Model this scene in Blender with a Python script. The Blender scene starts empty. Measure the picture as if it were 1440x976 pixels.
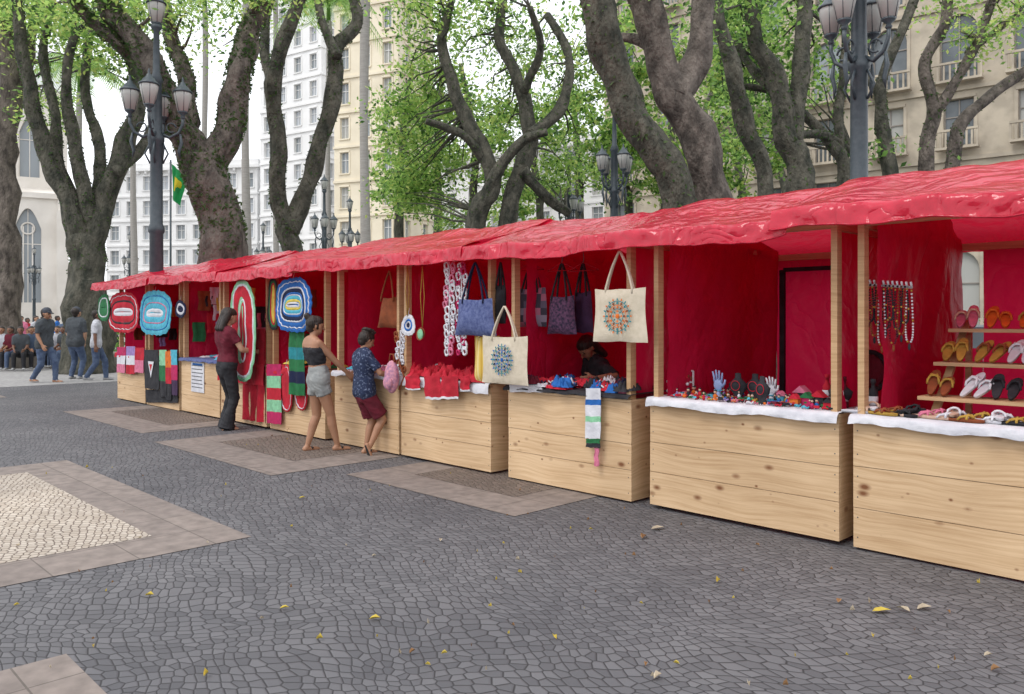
import bpy, math, random
import numpy as np
from mathutils import Vector, Matrix, noise
random.seed(7); np.random.seed(7)
R=random.random
def U(a,b): return a+(b-a)*R()
# ---------------------------------------------------------------- frame of reference
FP=1130.0; CH=1.6
def S(x,y,d): return Vector(((x-720)/FP*d,d,CH+(449-y)/FP*d))
UX=Vector((.699,-.715,0)); NY=Vector((.715,.699,0)); P0=Vector((2.34,5.63,0))
MS=Matrix(((UX.x,NY.x,0,P0.x),(UX.y,NY.y,0,P0.y),(0,0,1,0),(0,0,0,1)))
def tx(x,w):
    s=(x-720)/FP
    return (2.34+.715*w-s*(5.63+.699*w))/(.699+.715*s)
def Hh(x,y,w):
    t=tx(x,w); d=5.63+.699*w+.715*t
    return Vector((-t,w,CH+(449-y)/FP*d))
# ---------------------------------------------------------------- materials
def lin(r,g,b):
    f=lambda c:((c/255)/12.92 if c/255<=.04045 else ((c/255+.055)/1.055)**2.4)
    return (f(r),f(g),f(b))
def MAT(name,c,c2=None,sc=6,rough=.7,bump=0,bs=40,tr=0,stretch=(1,1,1),met=0,spec=.4,bd=.02,lo=.35,hi=.65,trc=None,b2=None):
    m=bpy.data.materials.new(name); m.use_nodes=True; nt=m.node_tree; N=nt.nodes; L=nt.links
    b=N['Principled BSDF']; b.inputs['Base Color'].default_value=(*c,1); b.inputs['Roughness'].default_value=rough
    b.inputs['Metallic'].default_value=met; b.inputs['Specular IOR Level'].default_value=spec
    tc=N.new('ShaderNodeTexCoord'); mp=N.new('ShaderNodeMapping'); mp.inputs['Scale'].default_value=stretch
    L.new(tc.outputs['Object'],mp.inputs['Vector'])
    if c2:
        n=N.new('ShaderNodeTexNoise'); n.inputs['Scale'].default_value=sc; n.inputs['Detail'].default_value=5
        L.new(mp.outputs[0],n.inputs['Vector'])
        r=N.new('ShaderNodeValToRGB'); r.color_ramp.elements[0].position=lo; r.color_ramp.elements[1].position=hi
        r.color_ramp.elements[0].color=(*c,1); r.color_ramp.elements[1].color=(*c2,1)
        L.new(n.outputs['Fac'],r.inputs['Fac']); L.new(r.outputs['Color'],b.inputs['Base Color'])
    if bump:
        n2=N.new('ShaderNodeTexNoise'); n2.inputs['Scale'].default_value=bs; n2.inputs['Detail'].default_value=4
        L.new(mp.outputs[0],n2.inputs['Vector'])
        bp=N.new('ShaderNodeBump'); bp.inputs['Strength'].default_value=bump; bp.inputs['Distance'].default_value=bd
        L.new(n2.outputs['Fac'],bp.inputs['Height']); L.new(bp.outputs[0],b.inputs['Normal'])
        if b2:   # sharp creases: ridged noise
            n3=N.new('ShaderNodeTexNoise'); n3.inputs['Scale'].default_value=b2[0]; n3.inputs['Detail'].default_value=2; n3.inputs['Distortion'].default_value=1.2; L.new(mp.outputs[0],n3.inputs['Vector'])
            s1=N.new('ShaderNodeMath'); s1.operation='SUBTRACT'; s1.inputs[1].default_value=.5; L.new(n3.outputs['Fac'],s1.inputs[0])
            s2=N.new('ShaderNodeMath'); s2.operation='ABSOLUTE'; L.new(s1.outputs[0],s2.inputs[0])
            s3=N.new('ShaderNodeMath'); s3.operation='POWER'; s3.inputs[1].default_value=.6; L.new(s2.outputs[0],s3.inputs[0])
            bq=N.new('ShaderNodeBump'); bq.inputs['Strength'].default_value=b2[1]; bq.inputs['Distance'].default_value=b2[2]; L.new(s3.outputs[0],bq.inputs['Height']); L.new(bp.outputs[0],bq.inputs['Normal']); L.new(bq.outputs[0],b.inputs['Normal'])
    if tr:
        t=N.new('ShaderNodeBsdfTranslucent'); t.inputs['Color'].default_value=(*(trc or c),1)
        mx=N.new('ShaderNodeMixShader'); mx.inputs[0].default_value=tr
        L.new(b.outputs[0],mx.inputs[1]); L.new(t.outputs[0],mx.inputs[2]); L.new(mx.outputs[0],N['Material Output'].inputs['Surface'])
    return m
def mosaic(name,ca,cb,cj,scale,jw=.09,warp=.5,strength=.8):
    m=bpy.data.materials.new(name); m.use_nodes=True; nt=m.node_tree; N=nt.nodes; L=nt.links; b=N['Principled BSDF']
    tc=N.new('ShaderNodeTexCoord')
    n=N.new('ShaderNodeTexNoise'); n.inputs['Scale'].default_value=.9; n.inputs['Detail'].default_value=1
    L.new(tc.outputs['Object'],n.inputs['Vector'])
    vm=N.new('ShaderNodeVectorMath'); vm.operation='MULTIPLY_ADD'; vm.inputs[1].default_value=(warp,warp,0)
    L.new(n.outputs['Color'],vm.inputs[0]); L.new(tc.outputs['Object'],vm.inputs[2])
    mp=N.new('ShaderNodeMapping'); mp.inputs['Rotation'].default_value=(0,0,.5); mp.inputs['Scale'].default_value=(.82,1.15,0)
    L.new(vm.outputs[0],mp.inputs['Vector'])
    vs=[]
    for feat in ('DISTANCE_TO_EDGE','F1'):
        v=N.new('ShaderNodeTexVoronoi'); v.voronoi_dimensions='2D'; v.feature=feat; v.inputs['Scale'].default_value=scale; v.inputs['Randomness'].default_value=.55
        L.new(mp.outputs[0],v.inputs['Vector']); vs.append(v)
    r=N.new('ShaderNodeValToRGB'); r.color_ramp.elements[0].position=jw*.25; r.color_ramp.elements[1].position=jw
    L.new(vs[0].outputs['Distance'],r.inputs['Fac'])
    sep=N.new('ShaderNodeSeparateColor'); L.new(vs[1].outputs['Color'],sep.inputs[0])
    mx=N.new('ShaderNodeMixRGB'); mx.inputs[1].default_value=(*ca,1); mx.inputs[2].default_value=(*cb,1); L.new(sep.outputs[0],mx.inputs[0])
    n2=N.new('ShaderNodeTexNoise'); n2.inputs['Scale'].default_value=.45; n2.inputs['Detail'].default_value=7; n2.inputs['Roughness'].default_value=.6; L.new(tc.outputs['Object'],n2.inputs['Vector'])
    r2=N.new('ShaderNodeValToRGB'); r2.color_ramp.elements[0].position=.3; r2.color_ramp.elements[0].color=(.74,.74,.76,1); r2.color_ramp.elements[1].position=.7; r2.color_ramp.elements[1].color=(1.16,1.14,1.12,1)
    L.new(n2.outputs['Fac'],r2.inputs['Fac'])
    mu=N.new('ShaderNodeMixRGB'); mu.blend_type='MULTIPLY'; mu.inputs[0].default_value=1; L.new(mx.outputs[0],mu.inputs[1]); L.new(r2.outputs[0],mu.inputs[2])
    m2=N.new('ShaderNodeMixRGB'); m2.inputs[1].default_value=(*cj,1); L.new(r.outputs[0],m2.inputs[0]); L.new(mu.outputs[0],m2.inputs[2])
    L.new(m2.outputs[0],b.inputs['Base Color']); b.inputs['Roughness'].default_value=.72
    b.inputs['Specular IOR Level'].default_value=.25
    r3=N.new('ShaderNodeValToRGB'); r3.color_ramp.elements[1].position=.16; L.new(vs[0].outputs['Distance'],r3.inputs['Fac'])
    ad=N.new('ShaderNodeMath'); ad.operation='MULTIPLY_ADD'; ad.inputs[1].default_value=.3; L.new(sep.outputs[1],ad.inputs[0]); L.new(r3.outputs[0],ad.inputs[2])
    bp=N.new('ShaderNodeBump'); bp.inputs['Strength'].default_value=strength; bp.inputs['Distance'].default_value=.008
    L.new(ad.outputs[0],bp.inputs['Height']); L.new(bp.outputs[0],b.inputs['Normal'])
    return m
def slabmat(name,c1,c2,cj,bw=.52,bh=.52):
    m=bpy.data.materials.new(name); m.use_nodes=True; nt=m.node_tree; N=nt.nodes; L=nt.links; b=N['Principled BSDF']
    tc=N.new('ShaderNodeTexCoord'); br=N.new('ShaderNodeTexBrick'); br.offset=0
    br.inputs['Scale'].default_value=1; br.inputs['Brick Width'].default_value=bw; br.inputs['Row Height'].default_value=bh; br.inputs['Mortar Size'].default_value=.005
    br.inputs['Color1'].default_value=(*c1,1); br.inputs['Color2'].default_value=(*c2,1); br.inputs['Mortar'].default_value=(*cj,1)
    L.new(tc.outputs['Object'],br.inputs['Vector'])
    n=N.new('ShaderNodeTexNoise'); n.inputs['Scale'].default_value=9; n.inputs['Detail'].default_value=8; L.new(tc.outputs['Object'],n.inputs['Vector'])
    r2=N.new('ShaderNodeValToRGB'); r2.color_ramp.elements[0].position=.3; r2.color_ramp.elements[0].color=(.72,.72,.72,1); r2.color_ramp.elements[1].position=.7; r2.color_ramp.elements[1].color=(1.15,1.15,1.15,1)
    L.new(n.outputs['Fac'],r2.inputs['Fac'])
    mu=N.new('ShaderNodeMixRGB'); mu.blend_type='MULTIPLY'; mu.inputs[0].default_value=1; L.new(br.outputs['Color'],mu.inputs[1]); L.new(r2.outputs[0],mu.inputs[2])
    L.new(mu.outputs[0],b.inputs['Base Color']); b.inputs['Roughness'].default_value=.8
    return m
def woodmat(name,c1,c2,ck,knots=True):
    m=bpy.data.materials.new(name); m.use_nodes=True; nt=m.node_tree; N=nt.nodes; L=nt.links; b=N['Principled BSDF']
    tc=N.new('ShaderNodeTexCoord')
    wn=N.new('ShaderNodeTexNoise'); wn.inputs['Scale'].default_value=1.5; wn.inputs['Detail'].default_value=1; L.new(tc.outputs['Object'],wn.inputs['Vector'])
    vm=N.new('ShaderNodeVectorMath'); vm.operation='MULTIPLY_ADD'; vm.inputs[1].default_value=(0,0,.13); L.new(wn.outputs['Color'],vm.inputs[0]); L.new(tc.outputs['Object'],vm.inputs[2])
    mp=N.new('ShaderNodeMapping'); mp.inputs['Scale'].default_value=(.8,.8,30); L.new(vm.outputs[0],mp.inputs['Vector'])
    n=N.new('ShaderNodeTexNoise'); n.inputs['Scale'].default_value=1.5; n.inputs['Detail'].default_value=7; n.inputs['Roughness'].default_value=.7; L.new(mp.outputs[0],n.inputs['Vector'])
    r=N.new('ShaderNodeValToRGB'); r.color_ramp.elements[0].position=.3; r.color_ramp.elements[1].position=.58; r.color_ramp.elements[0].color=(*c2,1); r.color_ramp.elements[1].color=(*c1,1)
    L.new(n.outputs['Fac'],r.inputs['Fac']); out=r.outputs[0]
    bn=N.new('ShaderNodeTexNoise'); bn.inputs['Scale'].default_value=.8; bn.inputs['Detail'].default_value=3; L.new(tc.outputs['Object'],bn.inputs['Vector'])
    br=N.new('ShaderNodeValToRGB'); br.color_ramp.elements[0].position=.35; br.color_ramp.elements[0].color=(.84,.80,.76,1); br.color_ramp.elements[1].position=.65; br.color_ramp.elements[1].color=(1.06,1.05,1.04,1); L.new(bn.outputs['Fac'],br.inputs[0])
    mb_=N.new('ShaderNodeMixRGB'); mb_.blend_type='MULTIPLY'; mb_.inputs[0].default_value=1; L.new(out,mb_.inputs[1]); L.new(br.outputs[0],mb_.inputs[2]); out=mb_.outputs[0]
    if knots:
        for sc_,p0,p1,mz in ((1.7,.06,.17,3.4),(2.9,.03,.10,2.6)):
            mk=N.new('ShaderNodeMapping'); mk.inputs['Scale'].default_value=(1.9,1.9,mz); mk.inputs['Location'].default_value=(sc_,.0,sc_*2); L.new(tc.outputs['Object'],mk.inputs['Vector'])
            v=N.new('ShaderNodeTexVoronoi'); v.inputs['Scale'].default_value=sc_; v.inputs['Randomness'].default_value=1; L.new(mk.outputs[0],v.inputs['Vector'])
            rk=N.new('ShaderNodeValToRGB'); rk.color_ramp.elements[0].position=p0; rk.color_ramp.elements[0].color=(1,1,1,1); rk.color_ramp.elements[1].position=p1; rk.color_ramp.elements[1].color=(0,0,0,1)
            L.new(v.outputs['Distance'],rk.inputs['Fac'])
            mx=N.new('ShaderNodeMixRGB'); mx.inputs[2].default_value=(*ck,1); L.new(rk.outputs[0],mx.inputs[0]); L.new(out,mx.inputs[1]); out=mx.outputs[0]
    L.new(out,b.inputs['Base Color']); b.inputs['Roughness'].default_value=.6; b.inputs['Specular IOR Level'].default_value=.3
    bp=N.new('ShaderNodeBump'); bp.inputs['Strength'].default_value=.25; bp.inputs['Distance'].default_value=.004; L.new(n.outputs['Fac'],bp.inputs['Height']); L.new(bp.outputs[0],b.inputs['Normal'])
    return m
def checkmat(name,cols,scale,z=1):
    m=bpy.data.materials.new(name); m.use_nodes=True; nt=m.node_tree; N=nt.nodes; L=nt.links; b=N['Principled BSDF']
    tc=N.new('ShaderNodeTexCoord'); mp=N.new('ShaderNodeMapping'); mp.inputs['Scale'].default_value=(scale,0,scale*z); L.new(tc.outputs['Object'],mp.inputs[0])
    sn=N.new('ShaderNodeVectorMath'); sn.operation='FLOOR'; L.new(mp.outputs[0],sn.inputs[0])
    w=N.new('ShaderNodeTexWhiteNoise'); L.new(sn.outputs[0],w.inputs['Vector'])
    r=N.new('ShaderNodeValToRGB'); r.color_ramp.interpolation='CONSTANT'
    el=r.color_ramp.elements
    while len(el)<len(cols): el.new(.5)
    for i,c in enumerate(cols): el[i].position=i/len(cols); el[i].color=(*c,1)
    L.new(w.outputs['Value'],r.inputs[0]); L.new(r.outputs[0],b.inputs['Base Color']); b.inputs['Roughness'].default_value=.85
    return m
wood=woodmat('pine_boards',(.68,.49,.30),(.47,.30,.155),(.19,.075,.03))
woodp=woodmat('pine_post',(.58,.39,.22),(.40,.24,.115),(.2,.08,.03),False)
redtarp=MAT('red_tarpaulin',(.64,.014,.048),(.52,.010,.036),3,.2,.45,9,tr=.24,bd=.03,spec=.6,trc=(.85,.02,.06),b2=(2.2,.55,.07))
redcloth=MAT('red_lining',(.56,.010,.06),(.46,.008,.05),2.5,.5,.6,4,tr=.4,bd=.07,trc=(.78,.012,.075),b2=(1.6,.5,.07))
redfab=MAT('red_fabric',(.52,.014,.035),(.36,.01,.022),8,.9,.3,60)
white=MAT('white_fabric',(.66,.66,.69),(.54,.54,.58),9,.85,.4,25)
cream=MAT('cream_canvas',(.64,.56,.44),(.56,.49,.37),20,.9,.3,150)
black=MAT('black_fabric',(.012,.012,.016),(.03,.03,.035),10,.85,.3,60)
iron=MAT('painted_iron',(.035,.05,.06),(.055,.07,.08),12,.45,.2,40,spec=.5)
glassw=MAT('lamp_glass',(.72,.72,.68),(.6,.6,.56),3,.25,tr=.35)
C={}
def col(key,rgb,rough=.85,bump=.3,bs=70,**k):
    if key not in C:
        c=tuple(x*.85 for x in lin(*rgb)); C[key]=MAT(key,c,tuple(x*.72 for x in c),14,rough,bump,bs,**k)
    return C[key]
blue=col('blue_yarn',(40,110,190)); navy=col('navy_yarn',(22,32,70)); cyan=col('cyan_yarn',(90,190,215)); yellow=col('yellow_yarn',(230,205,90))
green=col('green_yarn',(40,120,70)); pink=col('pink_yarn',(230,130,160)); maroon=col('maroon_cloth',(110,25,45)); purple=col('purple_cloth',(70,45,80))
denim=MAT('denim_cloth',(.055,.075,.20),(.12,.15,.30),30,.85,.3,80); brownl=col('brown_leather',(150,80,45)); orange=col('orange_plastic',(235,120,40)); grey=col('grey_cloth',(120,122,125)); lgreen=col('mint_cloth',(150,215,170))
teal=col('teal_yarn',(40,140,150)); gold=col('straw_yarn',(200,160,70)); lilac=col('lilac_yarn',(170,140,200)); pinkd=col('magenta_cloth',(200,40,100)); nude=col('nude',(225,190,165),.5,0)
# ---------------------------------------------------------------- mesh builder
class MB:
    def __init__(s): s.v=[];s.f=[];s.m=[];s.sm=[];s.mats=[]
    def mi(s,mat):
        if mat not in s.mats: s.mats.append(mat)
        return s.mats.index(mat)
    def add(s,vs,fs,mat,smooth=False):
        o=len(s.v); k=s.mi(mat); s.v.extend([tuple(v) for v in vs])
        for f in fs: s.f.append(tuple(i+o for i in f)); s.m.append(k); s.sm.append(smooth)
    def box(s,a,b,mat,T=None):
        x0,y0,z0=a;x1,y1,z1=b
        vs=[Vector(p) for p in ((x0,y0,z0),(x1,y0,z0),(x1,y1,z0),(x0,y1,z0),(x0,y0,z1),(x1,y0,z1),(x1,y1,z1),(x0,y1,z1))]
        if T is not None: vs=[T@v for v in vs]
        s.add(vs,[(0,3,2,1),(4,5,6,7),(0,1,5,4),(1,2,6,5),(2,3,7,6),(3,0,4,7)],mat)
    def bar(s,p,q,wx,wy,mat):
        p=Vector(p);q=Vector(q);d=(q-p).normalized(); r=Vector((1,0,0)) if abs(d.x)<.9 else Vector((0,1,0))
        a=d.cross(r).normalized(); b=d.cross(a)
        vs=[c+a*i*wy/2+b*j*wx/2 for c in (p,q) for i,j in ((-1,-1),(1,-1),(1,1),(-1,1))]
        s.add(vs,[(0,1,2,3),(7,6,5,4),(0,4,5,1),(1,5,6,2),(2,6,7,3),(3,7,4,0)],mat)
    def tube(s,pts,rads,mat,n=8,caps=True,rough=0):
        pts=[Vector(p) for p in pts]
        if not hasattr(rads,'__len__'): rads=[rads]*len(pts)
        vs=[];fs=[];prev=None
        for i,p in enumerate(pts):
            d=(pts[min(i+1,len(pts)-1)]-pts[max(i-1,0)]).normalized()
            if prev is None:
                r=Vector((1,0,0)) if abs(d.x)<.9 else Vector((0,1,0)); a=d.cross(r).normalized()
            else:
                a=(prev-d*prev.dot(d)); a=a.normalized() if a.length>1e-6 else d.orthogonal().normalized()
            prev=a; b=d.cross(a)
            for k in range(n):
                t=2*math.pi*k/n; rr=rads[i]
                q=a*math.cos(t)+b*math.sin(t)
                if rough: rr*=1+rough*noise.noise((p+q*.6)*1.7)+rough*.6*noise.noise((p*.5+q*2.2))
                vs.append(p+q*rr)
        for i in range(len(pts)-1):
            for k in range(n): fs.append((i*n+k,i*n+(k+1)%n,(i+1)*n+(k+1)%n,(i+1)*n+k))
        if caps: fs.append(tuple(range(n))[::-1]); fs.append(tuple((len(pts)-1)*n+k for k in range(n)))
        s.add(vs,fs,mat,True)
    def lathe(s,c,prof,mat,n=14,T=None):
        c=Vector(c);vs=[];fs=[]
        for r,z in prof:
            for k in range(n):
                t=2*math.pi*k/n; v=Vector((r*math.cos(t),r*math.sin(t),z))
                if T is not None: v=T@v
                vs.append(c+v)
        m=len(prof)
        for i in range(m-1):
            for k in range(n): fs.append((i*n+k,i*n+(k+1)%n,(i+1)*n+(k+1)%n,(i+1)*n+k))
        fs.append(tuple(range(n))[::-1]); fs.append(tuple((m-1)*n+k for k in range(n)))
        s.add(vs,fs,mat,True)
    def ball(s,c,r,mat,nu=12,nv=8):
        if not hasattr(r,'__len__'): r=(r,r,r)
        c=Vector(c);vs=[];fs=[]
        for j in range(nv+1):
            p=math.pi*j/nv
            for i in range(nu):
                t=2*math.pi*i/nu; vs.append(c+Vector((r[0]*math.sin(p)*math.cos(t),r[1]*math.sin(p)*math.sin(t),r[2]*math.cos(p))))
        for j in range(nv):
            for i in range(nu): fs.append((j*nu+i,(j+1)*nu+i,(j+1)*nu+(i+1)%nu,j*nu+(i+1)%nu))
        s.add(vs,fs,mat,True)
    def grid(s,fn,nu,nv,mat,smooth=True):
        vs=[fn(i/nu,j/nv) for j in range(nv+1) for i in range(nu+1)]
        fs=[(j*(nu+1)+i,j*(nu+1)+i+1,(j+1)*(nu+1)+i+1,(j+1)*(nu+1)+i) for j in range(nv) for i in range(nu)]
        s.add(vs,fs,mat,smooth)
    def obj(s,name,M=None,parent=None):
        me=bpy.data.meshes.new(name); me.from_pydata(s.v,[],s.f)
        for m in s.mats: me.materials.append(m)
        me.polygons.foreach_set('material_index',s.m); me.polygons.foreach_set('use_smooth',s.sm); me.update()
        o=bpy.data.objects.new(name,me); bpy.context.scene.collection.objects.link(o)
        if M is not None: o.matrix_world=M
        return o
def leaves_into(mb,cent,size,mats,up=.35,asp=.5):
    n=len(cent)
    if n==0: return
    cent=np.array(cent); nn=np.random.normal(size=(n,3)); nn[:,2]=np.abs(nn[:,2])+up; nn/=np.linalg.norm(nn,axis=1)[:,None]
    a=np.cross(nn,np.random.normal(size=(n,3))); a/=np.linalg.norm(a,axis=1)[:,None]; b=np.cross(nn,a)
    sz=(size*np.random.uniform(.6,1.3,n))[:,None]
    V=np.stack([cent-a*sz*.5,cent+b*sz*.5*asp,cent+a*sz*.5,cent-b*sz*.5*asp],1).reshape(-1,3)
    o=len(mb.v); mb.v.extend(map(tuple,V.tolist())); ks=[mb.mi(m) for m in mats]
    for i in range(n):
        j=o+4*i; mb.f.append((j,j+1,j+2,j+3)); mb.m.append(ks[int(R()*len(ks))]); mb.sm.append(False)
# ---------------------------------------------------------------- camera, world, sun
sc=bpy.context.scene
cam=bpy.data.cameras.new('camera'); co=bpy.data.objects.new('camera',cam); sc.collection.objects.link(co); sc.camera=co
co.location=(0,0,CH); co.rotation_euler=(math.radians(90),0,0); cam.sensor_width=36; cam.lens=36*FP/1440; cam.shift_y=-39/1440; cam.clip_end=1500; cam.clip_start=.05
w=bpy.data.worlds.new('World'); sc.world=w; w.use_nodes=True; N=w.node_tree.nodes; L=w.node_tree.links
bg=N['Background']; sky=N.new('ShaderNodeTexSky'); sky.sky_type='NISHITA'; sky.sun_disc=False; sky.sun_elevation=math.radians(58); sky.sun_rotation=math.radians(235); sky.dust_density=3
tc=N.new('ShaderNodeTexCoord'); cn=N.new('ShaderNodeTexNoise'); cn.inputs['Scale'].default_value=2.2; cn.inputs['Detail'].default_value=5; L.new(tc.outputs['Generated'],cn.inputs['Vector'])
cr=N.new('ShaderNodeValToRGB'); cr.color_ramp.elements[0].position=.3; cr.color_ramp.elements[0].color=(.78,.78,.78,1); cr.color_ramp.elements[1].position=.6; cr.color_ramp.elements[1].color=(.96,.96,.96,1); L.new(cn.outputs['Fac'],cr.inputs[0])
mx=N.new('ShaderNodeMixRGB'); mx.inputs[2].default_value=(10.7,10.9,11.4,1); L.new(cr.outputs[0],mx.inputs[0]); L.new(sky.outputs[0],mx.inputs[1]); L.new(mx.outputs[0],bg.inputs[0]); bg.inputs[1].default_value=.15
sl=bpy.data.lights.new('sun','SUN'); sl.energy=1.3; sl.angle=math.radians(20); sl.color=(1,.98,.95); so=bpy.data.objects.new('sun',sl); sc.collection.objects.link(so)
az=math.radians(235); el=math.radians(58)
sd=Vector((math.sin(az)*math.cos(el),math.cos(az)*math.cos(el),math.sin(el))); so.rotation_euler=sd.to_track_quat('Z','Y').to_euler(); so.location=(0,0,30)
sc.view_settings.view_transform='Standard'; sc.view_settings.look='None'; sc.view_settings.exposure=0
# ---------------------------------------------------------------- ground
gdark=mosaic('dark_stone_mosaic',(.105,.104,.110),(.155,.153,.159),(.038,.037,.039),15.5,jw=.085,strength=.5)
glight=mosaic('light_stone_mosaic',(.42,.36,.29),(.55,.49,.41),(.13,.10,.08),19,jw=.12,warp=.3,strength=.5)
gbrown=mosaic('brown_stone_mosaic',(.15,.125,.105),(.21,.17,.145),(.06,.045,.04),17,warp=.3,strength=.5)
slab=slabmat('granite_slabs',(.235,.195,.17),(.205,.17,.15),(.12,.10,.085))
pale=slabmat('pale_slabs',(.34,.33,.32),(.30,.29,.285),(.2,.19,.18),.9,.9)
def sheet(name,rects,z,mat):
    mb=MB()
    for a0,b0,a1,b1 in rects: mb.add([(a0,b0,z),(a1,b0,z),(a1,b1,z),(a0,b1,z)],[(0,1,2,3)],mat)
    return mb.obj(name,MS)
sheet('ground',[(-400,-400,400,400)],0,gdark)
def frame(name,t0,t1,w0,w1,bw,inner):
    a0,a1=-t1,-t0
    sheet(name+'_border',[(a0,w1-bw,a1,w1),(a0,w0,a1,w0+bw),(a0,w0+bw,a0+bw,w1-bw),(a1-bw,w0+bw,a1,w1-bw)],.004,slab)
    sheet(name+'_infill',[(a0+bw,w0+bw,a1-bw,w1-bw)],.006,inner)
frame('pavement_panel',3.17,7.65,-7.35,-2.85,.52,glight)
frame('pavement_panel',-2.9,1.84,-9.0,-4.45,.52,glight)
frame('pavement_panel',2.25,4.72,-1.05,1.6,.5,gbrown)
frame('pavement_panel',5.2,8.35,-1.63,1.6,.6,gbrown)
frame('pavement_panel',9.3,13,-1.45,1.6,.6,gbrown)
sheet('pavement',[(-200,-60,-19.5,60)],.004,pale)
sheet('pavement_panel_border',[(-18.6,-9,-16.6,-1.5)],.004,slab)
yl=col('yellow_leaf',(215,190,80)); bl=col('brown_leaf',(160,120,80)); pl=col('pale_leaf',(200,185,160))
mb=MB()
def leafg(x,y,L_,m,ang):
    d=FP*CH/(y-449); c=S(x,y,d); c.z=.012
    a=Vector((math.cos(ang),math.sin(ang),0)); b=Vector((-a.y,a.x,0)); k1=U(.0,.02)
    pts=[(-.5,0,0),(-.25,.2,.01),(.1,.24,.012+k1),(.5,0,.004),(.1,-.22,.014),(-.25,-.18,.006+k1)]
    mb.add([c+a*p[0]*L_+b*p[1]*L_+Vector((0,0,p[2])) for p in pts],[(0,1,2,3),(0,3,4,5)],m)
for x,y,l,m,a in [(527,873,.06,yl,.2),(925,745,.12,pl,.4),(905,757,.09,bl,1.2),(1240,862,.11,yl,.1),(1270,860,.08,pl,2.2),(1300,858,.1,pl,.3),(1180,848,.06,bl,1),(925,955,.06,pl,.8),(400,858,.05,yl,.2),(210,840,.05,yl,.1),(425,702,.06,yl,.5),(620,762,.05,pl,1.5),(1400,945,.06,bl,.4),(290,952,.04,yl,1.4),(1390,925,.05,pl,.2),(580,920,.04,bl,.9),(780,900,.04,yl,2),(1010,820,.05,yl,1)]: leafg(x,y,l,m,a)
for i in range(110): leafg(U(0,1440),U(600,970),U(.012,.035),random.choice([yl,yl,bl,pl,bl]),U(0,6))
mb.obj('fallen_leaves')
# ---------------------------------------------------------------- market stalls
def vz(x,y,z,k=1.0): return noise.noise(Vector((x*k,y*k,z*k)))
stalls=[(-2.3,-.05),(.05,1.67),(1.87,3.40),(3.66,5.19),(5.24,6.62),(6.85,8.34),(8.45,9.95),(10.0,11.5),(11.6,13.1),(13.18,14.67)]
CT=.93
for i,(t0,t1) in enumerate(stalls):
    mb=MB(); a0,a1=-t1,-t0; h=CT+[0,0,-.03,0,0,0,0,0,0,0][i]
    z=.015+U(0,.02)
    hs=[.0,.31+U(-.03,.03),.62+U(-.04,.04),1.0]; H_=h-z-.022
    mb.box((a0+.021,.0225,z+.01),(a1-.021,.03,h-.03),black)  # added black sheet behind the boards, standing in for shade in the gaps
    for k in range(3):
        q=U(0,.004); mb.box((a0+U(-.002,.002),q,z+H_*hs[k]),(a1+U(-.002,.002),.022,z+H_*hs[k+1]-.0045),wood)
        for zz in (.25,.75):
            for xa in (a0+.03,a1-.03): mb.ball((xa,q-.0005,z+H_*(hs[k]+(hs[k+1]-hs[k])*zz)),(.005,.0015,.005),iron,6,4)
    for s0,s1 in ((a0,a0+.02),(a1-.02,a1)): mb.box((s0,.0225,z),(s1,.62,h-.023),wood)
    mb.box((a0-.004,-.012,h-.022),(a1+.004,.64,h),wood)
    for pa in (a0+.022,a1-.068):
        mb.box((pa,.024,h+.001),(pa+.045,.10,2.29),woodp)
        mb.box((pa,2.0,0),(pa+.045,2.08,2.26),woodp)
        mb.box((pa,1.02,2.2),(pa+.045,1.09,2.6),woodp)
        mb.box((pa,.101,2.235),(pa+.045,1.999,2.29),woodp)
    mb.box((a0+.07,.03,2.25),(a1-.07,.075,2.305),woodp)
    mb.box((a0+.07,2.02,2.19),(a1-.07,2.06,2.25),woodp)
    mb.box((a0+.0,1.035,2.601),(a1,1.075,2.64),woodp)
    def lining(a,b0,b1,seed,full=True):
        def fn(u,v):
            b=b0+(b1-b0)*u
            top=2.25+.36*max(0,1-abs(b-1.05)/1.05)
            zz=.05+(top-.05)*v
            q=b*.8-zz*.6
            d=.022*math.sin(b*4.1+v*2.2+seed)+.045*vz(b*1.3,v*1.6,seed,1.6)+.03*abs(vz(q*5,seed,(b+zz)*1.0))
            return (a+d,b,zz)
        mb.grid(fn,40,36,redcloth)
    lining(a0+.10,.12,2.0,i*3.1); lining(a1-.10,.12,2.0,i*5.7+1)
    bfn=lambda u,v,x0,x1:(x0+(x1-x0)*u,2.085+.035*vz(u*3,v*2,i)+.03*abs(vz((u-v)*6,i,(u+v)*1.2)),.05+2.15*v)
    if i!=0: mb.grid(lambda u,v:bfn(u,v,a0+.07,a1-.07),34,30,redcloth)
    else:
        mb.grid(lambda u,v:bfn(u,v,a0+.24,a1-.06),34,30,redcloth)
        mb.grid(lambda u,v:(a0+.07+.17*u,2.085+.02*vz(u*3,v*2,i),.05+1.3*v),8,10,redcloth)
    mb.obj('market_stall',MS)
mb=MB()
for p,q in (((-1.52,2.05,.05),(-1.52,2.05,2.1)),((-.45,2.05,2.1),(-1.5,2.05,2.1)),((-.45,2.05,.05),(-.45,2.05,2.1))): mb.bar(p,q,.05,.04,black)
mb.obj('door_frame',MS)
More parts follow.
